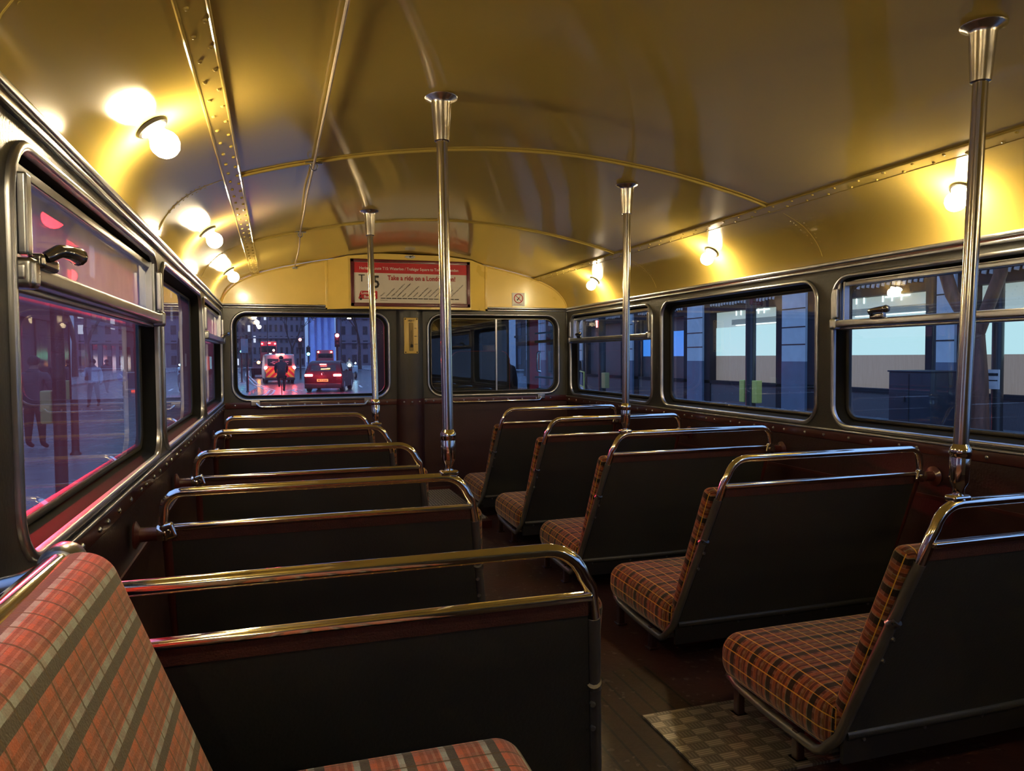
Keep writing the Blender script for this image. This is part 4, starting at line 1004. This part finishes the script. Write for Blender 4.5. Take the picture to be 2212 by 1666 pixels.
# barrier in front of the far window
def barrier(x, y, rz, w_, label, top_col):
    e = empty('road_barrier', (x, y, PAV), rz); tag(e, label, 'barrier')
    m = MB()
    for xx in (-w_/2, w_/2): m.tube([(xx, 0, .02), (xx, 0, .95)], .022, 8); m.rbox((xx, 0, .02), (.06, .40, .04), .01, mid=1, arc=2)
    m.tube([(-w_/2, 0, .95), (w_/2, 0, .95)], .022, 8); m.tube([(-w_/2, 0, .45), (w_/2, 0, .45)], .02, 8); m.build('frame', top_col, e)
    bd = MB(); bd.box((0, -.01, .34), (w_*.98, .03, .24)); o = bd.build('board', m_white, e)
    m = MB()
    for k in (-1, 1): m.box((k*w_*.34, -.028, .34), (w_*.30, .006, .24))
    m.build('red_panel', m_red2, o); return e
m_red2 = mat('red_reflective', (.55, .03, .03), .4)
barrier(9.3, 19.0, R(72), 2.2, 'red and white road barrier with yellow top across the road', m_ybox)
# ped silhouette across the road
person(11.9, 25.6, 1.55, R(200), 'person in dark coat standing by the far lit doorway', (.012, .012, .018), (.01, .01, .014), .02)
person(7.6, 33.0, 1.62, R(30), 'person with pale bag walking, seen through the cab side window', (.16, .17, .22), (.015, .018, .03), .14, 'bag')

# ------------------------------------------------------------------ left pavement
m_rpole = mat('dark_red_brown_pole', (.030, .010, .010), .4, 0, .2)
p = street_pole(-2.901+.055, 3.275, 3.6, .058, 'near dark pole with yellow push button box outside left window', [(-.105, -.0, .400, .722, .10, .12)], m_ybox2, ma=m_rpole)
signal_head(p, (.0, -.04, 2.55), (.3, -1, 0), 0, .10)
p = street_pole(-3.895+.05, 8.189, 3.4, .055, 'second dark pole with yellow box behind the near left pole', [(-.10, -.0, .394, .700, .10, .12)], m_ybox2, ma=m_rpole)
signal_head(p, (.0, -.04, 2.5), (.3, -1, 0), 0, .10)
person(-4.66, 9.2, 1.56, R(-20), 'person in dark hooded coat standing beside the near left pole', (.07, .06, .07), (.010, .010, .014), .03, 'phone')
person(-6.28, 21.2, 1.52, R(170), 'person in pale top and dark trousers facing the bus', (.42, .42, .52), (.02, .02, .03), .10, 'phone')
person(-7.4, 21.6, 1.55, R(160), 'person in black coat beside the one in pale top', (.018, .016, .02), (.012, .012, .014), .10)
for k, (x, y) in enumerate(((-8.3, 27.0), (-8.9, 29.5), (-7.9, 31.5), (-5.2, 26.5))):
    person(x, y, 1.5, R(40+90*k), ['person in grey coat near the lit doorway', 'person in dark jacket by the far left shops', 'person in dark coat behind the keep left sign', 'person in black coat at the left kerb'][k], [(.10, .09, .10), (.03, .03, .05), (.02, .02, .025), (.015, .014, .015)][k], (.012, .012, .016), .12)
# keep-left sign
e = empty('keep_left_sign', (-6.9, 29.4, PAV)); tag(e, 'round blue arrow sign on short post', 'road sign')
m = MB(); m.tube([(0, 0, 0), (0, 0, .58)], .04, 8); m.build('post', m_black, e)
m = MB(); m.lathe([(.22, 0), (.22, .03)], (0, 0, .78), (.25, -1, 0), 28); m.build('disc', mat('sign_blue', (.05, .10, .35), .4), e)
m = MB(); q_ = Matrix.Rotation(math.atan2(.25, 1), 3, 'Z'); 
vs = [q_ @ Vector((a, -.036, b)) + Vector((0, 0, .78)) for a, b in ((-.13, .10), (-.10, .13), (.05, -.02), (.09, .03), (.11, -.11), (-.03, -.09), (.02, -.05))]
m.add(vs, [tuple(range(7))]); m.build('arrow', m_white, e, flat=True)
e = empty('white_frame_stand', (-6.9, 32, PAV), R(8)); tag(e, 'white tubular frame trolley with red tail board on the island', 'trailer')
m = MB()
for x in (-.36, .36):
    m.tube([(x, 0, .12), (x, 0, 1.05)], .022, 8); m.tube([(x, 0, .12), (x, .5, .12)], .02, 6)
m.tube([(-.36, 0, .90), (.36, 0, .90)], .03, 8); m.tube([(-.36, 0, .14), (.36, 0, .14)], .035, 8); m.build('frame', m_white, e)
m = MB(); m.box((.0, -.04, .06), (.26, .03, .10)); m.box((.22, -.04, .84), (.12, .03, .12)); m.build('red_tail_board', mat('red_glow_board', (.5, .05, .03), .4, emit=(1, .10, .06), es=.7), e)
m = MB(); m.box((0, .02, .52), (.62, .01, .66)); m.build('sheet', mat('grey_sheet', (.25, .26, .32), .6), e)
# left buildings
m_brick = mat('dark_brick', (.07, .035, .04), .8, 0, 0, .3, 6, .2, 1.5)
m_pale = mat('pale_stone_facade', (.14, .12, .12), .8, 0, 0, .2, 3, .15, .7)
m_wlit = mat('lit_window', (.3, .3, .3), .3, emit=(.62, .68, .80), es=.35); m_wdk = mat('dark_window', (.02, .022, .03), .15)
def facade(x, y0, y1, h, sgn, label, ma, cols=8, rows=3, seed=1, litp=.25):
    e = empty('street_building', (x, (y0+y1)/2, PAV)); tag(e, label, 'building', 'buildings along the street')
    m = MB(); m.box((-sgn*2.0, 0, h/2), (4, y1-y0, h)); m.box((sgn*.06, 0, h*.42), (.25, y1-y0, .25)); m.build('wall', ma, e, flat=True)
    rr = random.Random(seed); dy = (y1-y0)/cols; rh = h/rows
    for c_ in range(cols):
        for r_ in range(rows):
            yy = -(y1-y0)/2+dy*(c_+.5); zz = rh*(r_+.5); m = MB(); m.box((sgn*.0, yy, zz), (.12, dy*.42, rh*.62)); m.build('window', m_wlit if rr.random() < litp else m_wdk, e, flat=True)
    return e
e = facade(-9.4, 16, 36, 7.5, 1, 'dark brick building behind the left pavement with tall lit windows', m_brick, 6, 2, 3, .0)
for (a, b_, z0, z1) in ((28.99, 30.37, .90, 2.28), (22.86, 24.15, .93, 2.2)):
    m = MB(); m.box((.12, (a+b_)/2-26, (z0+z1)/2-PAV), (.10, b_-a, z1-z0)); f = m.build('tall_window', m_wlit, e, flat=True)
    m = MB(); m.box((.18, (a+b_)/2-26, z0+.45-PAV), (.02, b_-a, .03)); m.box((.18, (a+b_)/2-26, z1-.12-PAV), (.02, b_-a, .05)); m.build('glazing_bar', m_dk, f)
facade(-11.5, 37, 62, 9, 1, 'pale fronted block beyond the left crossing', m_pale, 9, 3, 5, .12)
facade(-12.5, 63, 110, 11, 1, 'long dark terrace on the far left of the street', m_brick, 14, 4, 8, .15)
facade(-10.5, -14, 14, 8, 1, 'brick frontage beside the left rear of the bus', m_brick, 8, 2, 6, .1)
facade(26.0, 50, 78, 9, -1, 'dark stone block behind the trees on the right', m_brick, 9, 3, 9, .08)

# ------------------------------------------------------------------ far end of the street
def block(x0, x1, y, h, label, ma, cols, rows, seed, litp):
    e = empty('street_building', ((x0+x1)/2, y, PAV)); tag(e, label, 'building', 'buildings closing the street')
    w_ = x1-x0; m = MB(); m.box((0, 2, h/2), (w_, 4, h)); m.box((0, -.1, h*.68), (w_, .5, .3)); m.box((0, -.1, h*.33), (w_, .5, .25)); m.build('wall', ma, e, flat=True)
    rr = random.Random(seed)
    for c_ in range(cols):
        for r_ in range(rows):
            m = MB(); m.box((-w_/2+w_*(c_+.5)/cols, -.02, h*(r_+.5)/rows), (w_/cols*.42, .14, h/rows*.58)); m.build('window', m_wlit if rr.random() < litp else m_wdk, e, flat=True)
    return e
m_lil = mat('lilac_stone', (.17, .14, .17), .8, 0, 0, .3, 2, .2, .4); m_blst = mat('blue_portico_stone', (.42, .48, .85), .7, 0, 0, .2, 2, .12, .8)  # lilac block stone, then portico stone in plain blue
block(-16, -4.5, 128, 15, 'grey block with many windows at the far left end', m_pale, 12, 8, 1, .10)
block(-4.5, 4.0, 126, 15, 'lilac stone block in the middle of the far end', m_lil, 10, 8, 2, .06)
block(10.0, 30, 134, 13, 'dim stone block behind the trees at the far right end', m_lil, 10, 5, 4, .06)
e = empty('columned_church', (6.8, 125, PAV)); tag(e, 'pale blue columned portico closing the street', 'building', 'buildings closing the street')
m = MB(); m.box((0, 4, 7), (4.2, 3, 14)); m.box((0, .2, 9.2), (5.2, 3.0, 1.1)); m.box((0, .2, .4), (5.2, 3, .8)); m.build('wall', m_blst, e, flat=True)
for k in range(4):
    m = MB(); m.lathe([(.50, .8), (.42, 1.1), (.40, 4), (.34, 8.4), (.48, 8.7)], (-1.65+1.1*k, -.5, 0), (0, 0, 1), 18); m.build('column', m_blst, e, angle=50)
tree(9.5, 92, 8, .25, 'bare dark tree at the far right of the front window', seed=3, depth=6, leafy=7)
tree(15.5, 70, 8.5, .28, 'leafy dark tree on the right corner', seed=5, depth=6, leafy=9)
tree(11.5, 56, 7.5, .22, 'dark tree by the right kerb seen through the front glass', seed=8, depth=6, leafy=9)
tree(12.6, 41, 7, .24, 'bushy dark tree seen through the cab', seed=9, depth=6, leafy=10)
tree(1.6, 110, 8, .20, 'thin bare tree in front of the lilac block', seed=11, depth=6, leafy=1)
tree(-6.8, 88, 8, .18, 'thin bare tree on the far left pavement', seed=13, depth=6, leafy=1)
tree(17.5, 49, 8.5, .28, 'broad dark tree farthest right beyond the cab', seed=15, depth=6, leafy=10)

# signals ahead
p = street_pole(3.036, 45, 2.7, .07, 'tall traffic signal showing red right of the dark car', [], zb=ROAD, ma=m_rpole); signal_head(p, (0, -.10, 2.484-ROAD-.30), (-.08, -1, 0), 0, .12, .9, m_sred2)
m = MB(); m.tube([(0, 0, 2.7), (0, 0, 4.2)], .04, 6); m.build('lamp_column', m_pole, p)
p = street_pole(1.005, 55, 2.7, .07, 'traffic signal showing red between van and car', [], zb=ROAD, ma=m_rpole); signal_head(p, (0, -.10, 2.452-ROAD-.30), (0, -1, 0), 0, .11, .9, m_sred2)
p = street_pole(2.423, 75, 2.9, .07, 'far traffic signal showing green beyond the van', [], zb=ROAD); signal_head(p, (0, -.10, 1.446-ROAD+.30), (0, -1, 0), 2, .15, .9)
p = street_pole(-2.886, 45, 2.9, .05, 'traffic signal showing green on the left pavement', []); signal_head(p, (0, -.10, 1.485-PAV+.25), (0, -1, 0), 2, .05, .8)
p = street_pole(-2.03, 30, 2.55, .05, 'slim grey pole carrying blank sign boards at the left kerb', [], name='sign_pole')
m = MB(); m.box((-.10, -.06, 2.05), (.30, .03, .62)); m.build('sign_board', mat('grey_sign_back', (.22, .25, .30), .5), p)
p = street_pole(-3.3, 42.2, 1.4, .05, 'short pole with pale box on the left pavement', [(0, 0, .35, .62, .16, .14)], m_white, name='sign_pole')
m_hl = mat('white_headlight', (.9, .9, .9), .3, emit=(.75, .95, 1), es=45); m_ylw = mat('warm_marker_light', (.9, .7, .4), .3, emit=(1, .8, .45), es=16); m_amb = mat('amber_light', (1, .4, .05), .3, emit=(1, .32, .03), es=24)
m_tail = mat('red_tail_light', (.6, .02, .02), .3, emit=(1, .06, .05), es=42); m_tail2 = mat('bright_red_light_bar', (.6, .02, .02), .3, emit=(1, .08, .07), es=30)
m_shop = mat('far_shop_glow', (.8, .85, 1), .4, emit=(.75, .85, 1), es=1.6)
def lathe_y(m, c, r, d=.02, dirv=(0, -1, 0), n=14): m.lathe([(r, 0), (r*.9, d*.6), (r*.4, d)], c, dirv, n)
# street lamps seen high in the window
for k, (x, y, z) in enumerate(((-7.0, 84, 5.2), (-6.0, 92, 6.2), (-1.8, 100, 6.6), (6.2, 80, 5.3), (9.2, 60, 5.4))):
    e = empty('street_lamp', (x, y, ROAD)); tag(e, ['lit street lamp over the far left pavement', 'second lit street lamp over the far left pavement', 'lit street lamp above the distant bus', 'lit street lamp before the blue columns', 'lit street lamp among the right trees'][k], 'street lamp', 'street lamps along the road')
    m = MB(); m.lathe([(.09, 0), (.06, .5), (.045, z-ROAD)], (0, 0, 0), (0, 0, 1), 8); m.tube([(0, 0, z-ROAD), (.3, 0, z-ROAD+.12), (.8, 0, z-ROAD+.15)], .03, 6); m.build('column', m_pole, e)
    m = MB(); m.rbox((.9, 0, z-ROAD+.12), (.42, .16, .09), .03, mid=1, arc=2); m.build('lantern', m_ylw, e)
# glowing shopfronts at the far left
for k in range(7):
    e = empty('shop_window', (-7.2-.15*k, 66+5*k, PAV)); tag(e, 'bright shop window at the far left end, number %s from the crossing' % ['first', 'second', 'third', 'fourth', 'fifth', 'sixth', 'seventh'][k], 'shop window', 'distant glowing shop windows')
    e['label'] = ['white', 'reddish', 'bluish white', 'amber', 'pale white', 'red', 'cool white'][k] + ' glowing shop window far down the left pavement'
    m = MB(); m.box((0, 0, 1.1), (1.1, .15, 1.3)); m.build('pane', [m_shop, mat('red_shop_glow', (.6, .1, .1), .4, emit=(1, .08, .06), es=1.2), mat('blue_shop_glow', (.2, .5, .9), .4, emit=(.4, .8, 1), es=1.8), mat('amber_shop_glow', (.8, .4, .1), .4, emit=(1, .45, .1), es=1.3), m_shop, MT.get('red_shop_glow') or m_shop, m_shop][k], e, flat=True)
    m = MB(); m.box((0, .05, 1.85), (1.3, .3, .25)); m.box((0, .05, .2), (1.3, .3, .5)); m.build('shopfront', m_dk, e, flat=True)

# ------------------------------------------------------------------ vehicles
def wheels(e, xs, ys, r, wd=.2):
    for x in xs:
        for y in ys:
            m = MB(); m.lathe([(r*.5, -wd/2), (r*.92, -wd/2), (r, -wd*.35), (r, wd*.35), (r*.92, wd/2), (r*.5, wd/2)], (x, y, r), (1, 0, 0), 22); t_ = m.build('wheel', m_rubber, e, angle=40)
            m = MB(); m.lathe([(r*.52, -wd/2-.005), (r*.52, wd/2+.005)], (x, y, r), (1, 0, 0), 16); m.build('hub', m_steel, t_)
def section_body(e, name, ma, prof_, halfw, taper):
    """side profile (y,z) lofted across x with tumblehome: taper(z) scales half width"""
    m = MB(); xs = [-1, -.97, -.9, -.6, 0, .6, .9, .97, 1]; rings = []
    for u in xs:
        g = []
        edge = max(0, (abs(u)-.85)/.15)
        cy = sum(p[0] for p in prof_)/len(prof_); cz = sum(p[1] for p in prof_)/len(prof_)
        for (y, z) in prof_:
            k = 1-.035*edge**2
            g.append(Vector((u*halfw*taper(z), cy+(y-cy)*k, cz+(z-cz)*k)))
        rings.append(g)
    n = len(prof_); vs = [p for g in rings for p in g]; fs = []
    for i in range(len(rings)-1):
        for k in range(n): fs.append((i*n+k, i*n+(k+1) % n, (i+1)*n+(k+1) % n, (i+1)*n+k))
    fs += [tuple(range(n)), tuple(reversed(range((len(rings)-1)*n, len(rings)*n)))]
    m.add(vs, fs); return m.build(name, ma, e, angle=32)
# dark hatchback SUV
car = empty('parked_car', (1.28, 31.0, ROAD), R(-13)); car.name = 'car'; tag(car, 'dark red lit hatchback car with bright brake lights and yellow plate', 'car')
m_car = mat('dark_car_paint', (.040, .004, .008), .45, 0, 0, spec=.25); m_cgl = mat('dark_car_glass', (.008, .008, .010), .2, 0, 0)
side = [(0.02, .28), (0, .55), (-.02, .72), (.06, .98), (.24, 1.28), (.45, 1.42), (.9, 1.48), (1.6, 1.47), (2.15, 1.38), (2.7, 1.08), (3.0, .98), (3.6, .90), (4.0, .80), (4.15, .60), (4.15, .30), (3.9, .20), (.2, .20)]
section_body(car, 'body', m_car, side, .88, lambda z: 1-.20*max(0, z-.85)/.6 if z > .85 else 1-.03*abs(z-.6))
m = MB(); m.add([(-.60, .055, .99), (.60, .055, .99), (.55, .225, 1.27), (-.55, .225, 1.27)], [(0, 1, 2, 3)]); 
for s_ in (-1, 1): m.add([(s_*.855, .45, .98), (s_*.855, 2.6, .98), (s_*.775, 2.05, 1.33), (s_*.765, .60, 1.36)], [(0, 1, 2, 3)])
m.build('window_glass', m_cgl, car, flat=True)
wheels(car, (-.78, .78), (.75, 3.35), .33)
m = MB(); m.rbox((0, -.015, .30), (1.70, .10, .24), .04, mid=1, arc=2); m.build('rear_bumper', m_black, car)
for s_ in (-1, 1):
    m = MB(); m.rbox((s_*.66, .000, .80), (.36, .06, .10), .025, mid=1, arc=2); m.build('tail_lamp', m_tail2, car)
    m = MB(); m.rbox((s_*.95, 2.3, 1.02), (.16, .10, .12), .03, mid=1, arc=2); m.build('door_mirror', m_car, car)
m = MB(); m.box((-.02, .16, 1.31), (.30, .03, .03)); m.build('high_brake_lamp', m_tail2, car)
m = MB(); m.box((.10, .10, 1.10), (.40, .02, .018), Matrix.Rotation(R(-3), 3, 'Y')); m.build('reflected_light', m_amb, car);  # glowing amber bar painted in as a reflection on the rear window
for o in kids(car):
    if o.name.startswith('reflected_light'): o.name = 'painted_glint'
m_plate = mat('glowing_yellow_plate', (.70, .48, .12), .5, emit=(.8, .5, .12), es=.25)  # faint emission lets the plate glow by itself, without a lamp
m = MB(); m.rbox((-.02, -.035, .56), (.52, .02, .12), .01, mid=1, arc=2); pl = m.build('number_plate', m_plate, car)
text('PK19 KAA', .105, (-.02, -.050, .522), (math.pi/2, 0, 0), m_black, car, 'plate_lettering', align='CENTER', bold=.004, sx=.92, ext=.002)
m = MB(); m.tube([(.065*math.cos(t), -.03, .86+.065*math.sin(t)) for t in [math.tau*k/20 for k in range(20)]], .007, 5, closed=True)
m.tube([(-.05, -.03, .895), (-.022, -.03, .82), (0, -.03, .86), (.022, -.03, .82), (.05, -.03, .895)], .006, 5); m.build('badge', m_chrome, car)
# response van
van = empty('van', (-.57, 44.4, ROAD), R(3)); tag(van, 'high backed emergency van with red and yellow chevrons', 'van')
m_van = mat('pale_van_paint', (.24, .24, .19), .35, 0, .3)
side = [(0, .35), (0, 1.0), (.06, 1.62), (.16, 1.82), (.6, 1.88), (3.2, 1.86), (3.8, 1.60), (4.3, 1.05), (5.0, .9), (5.1, .4), (4.8, .28), (.2, .28)]
section_body(van, 'body', m_van, side, .93, lambda z: 1-.06*max(0, z-1))
m_chev = mat('chevron_reflective', (.5, .05, .05), .4); bch = m_chev.node_tree.nodes['Principled BSDF']
t = N(m_chev, 'ShaderNodeTexCoord'); s3 = N(m_chev, 'ShaderNodeSeparateXYZ'); LK(m_chev, t.outputs['Object'], s3.inputs[0])
g_ = math_n(m_chev, 'GREATER_THAN', math_n(m_chev, 'FRACT', math_n(m_chev, 'DIVIDE', math_n(m_chev, 'ADD', math_n(m_chev, 'ABSOLUTE', s3.outputs[0]), s3.outputs[2]), .42)), .5)
LK(m_chev, mix_c(m_chev, g_, (.50, .03, .03), (.60, .60, .05)), bch.inputs['Base Color'])
m = MB(); m.box((0, -.02, .72), (1.72, .04, .62)); m.build('chevron_panel', m_chev, van, flat=True)
m = MB(); m.box((0, -.03, .30), (1.8, .12, .16), bev=.03); m.box((0, -.03, .42), (.5, .06, .14)); m.build('rear_bumper', m_black, van)
m = MB()
for s_ in (-.40, .40): m.rbox((s_, .022, 1.36), (.66, .03, .46), .05, Matrix.Rotation(R(-5), 3, 'X'), mid=1, arc=2)
m.build('rear_window', m_cgl, van)
m = MB()
for s_ in (-.40, .40):
    for k in range(3): m.box((s_+(-.08 if k == 1 else .03), -.010, 1.36-.07*k+.05), (.20-.03*k, .02, .02))
m.build('window_marking', m_white, van)
for s_ in (-1, 1):
    m = MB(); m.lathe([(.105, 0), (.09, .03), (.04, .05)], (s_*.86, -.01, 1.02), (0, -1, 0), 16); m.build('tail_lamp', m_tail2, van)
m = MB(); m.rbox((.02, .02, 1.86), (.52, .10, .075), .03, mid=1, arc=2); m.build('beacon_bar', m_tail2, van)
m = MB(); m.lathe([(.07, 0), (.05, .04)], (-.36, .02, 2.12), (0, -1, 0), 12); m.build('beacon', m_tail2, van)
m = MB(); m.box((-.36, .06, 2.0), (.06, .06, .30)); m.build('beacon_stem', m_black, van)
wheels(van, (-.80, .80), (.9, 4.0), .34)
# amber lamp of the turning vehicle ahead of the van, and distant double deckers
def decker(x, y, rz, label, face_rear=True):
    e = empty('double_decker_bus', (x, y, ROAD), rz); tag(e, label, 'bus', 'double decker buses in traffic')
    side = [(0, .35), (-.02, 1.2), (0, 3.6), (.15, 3.95), (.5, 4.02), (9.5, 4.02), (9.9, 3.9), (10, 3.5), (10, .4), (9.8, .3), (.2, .3)]
    section_body(e, 'body', m_red, side, 1.15, lambda z: 1-.03*max(0, z-2))
    m = MB(); m.rbox((0, -.03, 2.9), (1.9, .04, .85), .1, mid=1, arc=3); m.rbox((0, -.03, 1.5), (1.8, .04, .55), .08, mid=1, arc=3); m.build('rear_window' if face_rear else 'windscreen', m_cgl, e)
    wheels(e, (-1.0, 1.0), (2, 8), .45, .28)
    m = MB()
    for xx in (-.85, .85): m.lathe([(.10, 0), (.06, .04)], (xx, -.03, 3.98-.35 if face_rear else .8), (0, -1, 0), 10)
    m.build('marker_lamp', m_tail if face_rear else m_hl, e)
    return e
d1 = decker(-1.70, 103, R(1), 'distant red double decker with lit route number')
m = MB(); m.rbox((.1, -.05, 3.72), (.30, .05, .10), .03, mid=1, arc=2); m.build('roof_lamp', m_tail2, d1)
m = MB(); m.box((.22, -.06, 2.18), (.56, .04, .36)); m.build('number_box', m_black, d1)
text('76', .40, (.22, -.10, 2.04), (math.pi/2, 0, 0), mat('lit_route_number', (.5, .9, 1), .4, emit=(.5, .9, 1), es=3), d1, 'route_number', align='CENTER', bold=.01, ext=.01)
d2 = decker(5.2, 92, R(-2), 'oncoming red double decker behind the dark car', False)
d2.scale = (.92, 1, .66)
m = MB()
for xx in (-.95, .80): m.lathe([(.11, 0), (.07, .04)], (xx, -.06, 3.60), (0, -1, 0), 10)
m.build('upper_lamp', m_ylw, d2)
e = empty('turning_car', (-1.95, 60, ROAD)); e.name = 'saloon_car'; tag(e, 'small dark car with amber lamp beyond the van', 'car')
section_body(e, 'body', m_car, [(0, .3), (0, .8), (.5, .95), (.9, 1.35), (2.2, 1.4), (3.0, .95), (3.9, .85), (4.0, .4), (3.8, .25), (.2, .25)], .80, lambda z: 1-.2*max(0, z-.85)/.5)
wheels(e, (-.7, .7), (.8, 3.2), .3); m = MB(); m.lathe([(.12, 0), (.10, .04), (.04, .07)], (-.22, -.03, 1.28), (0, -1, 0), 14); m.build('amber_lamp', m_amb, e); m = MB(); m.rbox((-.22, .05, 1.2), (.10, .16, .3), .02, mid=1, arc=2); m.build('lamp_stalk', m_black, e)
# oncoming scooter with white headlight
e = empty('motor_scooter', (4.25, 50, ROAD), R(5)); tag(e, 'oncoming motor scooter with dazzling white headlight', 'scooter')
m = MB(); m.rbox((0, .5, .62), (.30, 1.2, .30), .1, mid=2, arc=3); m.rbox((0, -.05, .72), (.40, .18, .60), .08, mid=2, arc=3); m.build('fairing', m_black, e)
wheels(e, (0,), (-.1, 1.2), .28, .12); m = MB(); m.lathe([(.10, 0), (.08, .03), (.03, .05)], (0, -.16, 1.08), (0, -1, 0), 14); m.build('headlamp', m_hl, e); m = MB(); m.tube([(-.32, 0, 1.05), (0, .08, 1.0), (.32, 0, 1.05)], .02, 6); m.build('handlebar', m_black, e)
person(4.25, 50.35, 1.55, R(185), 'rider in dark jacket on the oncoming scooter', (.02, .022, .03), (.015, .015, .02), ride=True, zb=ROAD)
e = empty('motor_scooter', (4.95, 53, ROAD), R(12)); tag(e, 'second smaller scooter with bluish headlight behind the dazzling one', 'scooter')
m = MB(); m.rbox((0, .5, .62), (.30, 1.2, .30), .1, mid=2, arc=3); m.rbox((0, -.05, .72), (.40, .18, .60), .08, mid=2, arc=3); m.build('fairing', mat('pale_fairing', (.4, .45, .5), .4), e)
wheels(e, (0,), (-.1, 1.2), .28, .12); m = MB(); m.lathe([(.06, 0), (.04, .03)], (0, -.16, 1.20), (0, -1, 0), 14); m.build('headlamp', mat('bluish_headlamp', (.4, .7, 1), .3, emit=(.35, .75, 1), es=20), e)
# cyclist
e = empty('bicycle', (-.60, 28.6, ROAD)); tag(e, 'upright dark bicycle ridden ahead of the bus', 'bicycle')
for y in (-.05, .98):
    m = MB(); m.tube([(0, y+.33*math.cos(t), .33+.33*math.sin(t)) for t in [math.tau*k/28 for k in range(28)]], .018, 6, closed=True); t_ = m.build('wheel', m_rubber, e, angle=60)
    m = MB()
    for k in range(8): t = math.tau*k/8; m.tube([(0, y, .33), (0, y+.32*math.cos(t), .33+.32*math.sin(t))], .002, 3)
    m.build('spokes', m_steel, t_)
m = MB()
for a, b_ in (((0, -.05, .33), (0, .40, .30)), ((0, .40, .30), (0, .28, .80)), ((0, .28, .74), (0, .82, .78)), ((0, .40, .30), (0, .82, .72)), ((0, -.05, .33), (0, .30, .70)), ((0, .98, .33), (0, .82, .82)), ((0, .82, .82), (0, .80, .98))): m.tube([a, b_], .016, 6)
m.build('frame', m_black, e)
m = MB(); m.tube([(-.27, .74, .98), (-.1, .80, .99), (.1, .80, .99), (.27, .74, .98)], .013, 6); m.build('handlebar', m_black, e)
m = MB(); m.rbox((0, .24, .84), (.15, .26, .05), .02, mid=2, arc=2); m.build('saddle', m_black, e); m = MB(); m.tube([(0, -.05+.36*math.cos(t), .33+.36*math.sin(t)) for t in [R(60+12*k) for k in range(10)]], .02, 6); m.build('mudguard_rack', m_black, e)
person(-.60, 28.78, 1.62, 0, 'cyclist in dark hooded coat pedalling ahead', (.022, .010, .018), (.014, .010, .014), ride=True, zb=ROAD+.02)
barrier(5.45, 38.5, R(5), .55, 'red topped white barrier at right edge of the left front window', m_white)
barrier(6.2, 40.5, R(60), .9, 'farther red topped white barrier half hidden by the window frame', m_white)

# ------------------------------------------------------------------ red lights added beside signals and brake lamps for their glow
def pt(name, loc, col, power, r=.08):
    l = bpy.data.lights.new(name, 'POINT'); l.color = col; l.energy = power; l.shadow_soft_size = r
    o = bpy.data.objects.new(name, l); COL.objects.link(o); o.location = loc; return o
def spot(name, loc, to, col, power, ang, r=.10):
    l = bpy.data.lights.new(name, 'SPOT'); l.color = col; l.energy = power; l.shadow_soft_size = r; l.spot_size = R(ang); l.spot_blend = .4
    o = bpy.data.objects.new(name, l); COL.objects.link(o); o.location = loc
    o.rotation_euler = (Vector(to)-Vector(loc)).to_track_quat('-Z', 'Y').to_euler(); return o
spot('added_signal_glow', (-2.72, 3.05, 2.85), (-1.15, -3.2, 1.1), (1, .02, .05), 380, 36)
spot('added_signal_glow', (-3.72, 7.95, 2.8), (-1.15, -1.5, 1.1), (1, .02, .05), 350, 26)
pt('brake_glow', (.9, 30.4, .25), (1, .03, .04), 22)
pt('brake_glow', (2.2, 30.1, .25), (1, .03, .04), 22)
pt('van_glow', (-.5, 43.6, .8), (1, .04, .05), 30)
pt('added_signal_glow', (3.0, 44.4, 2.5), (1, .02, .04), 8)
spot('added_signal_glow', (-2.66, 2.95, 2.75), (-1.16, -3.45, 1.20), (1, .01, .02), 1500, 8)  # narrow beam added to redden the near left vent pane
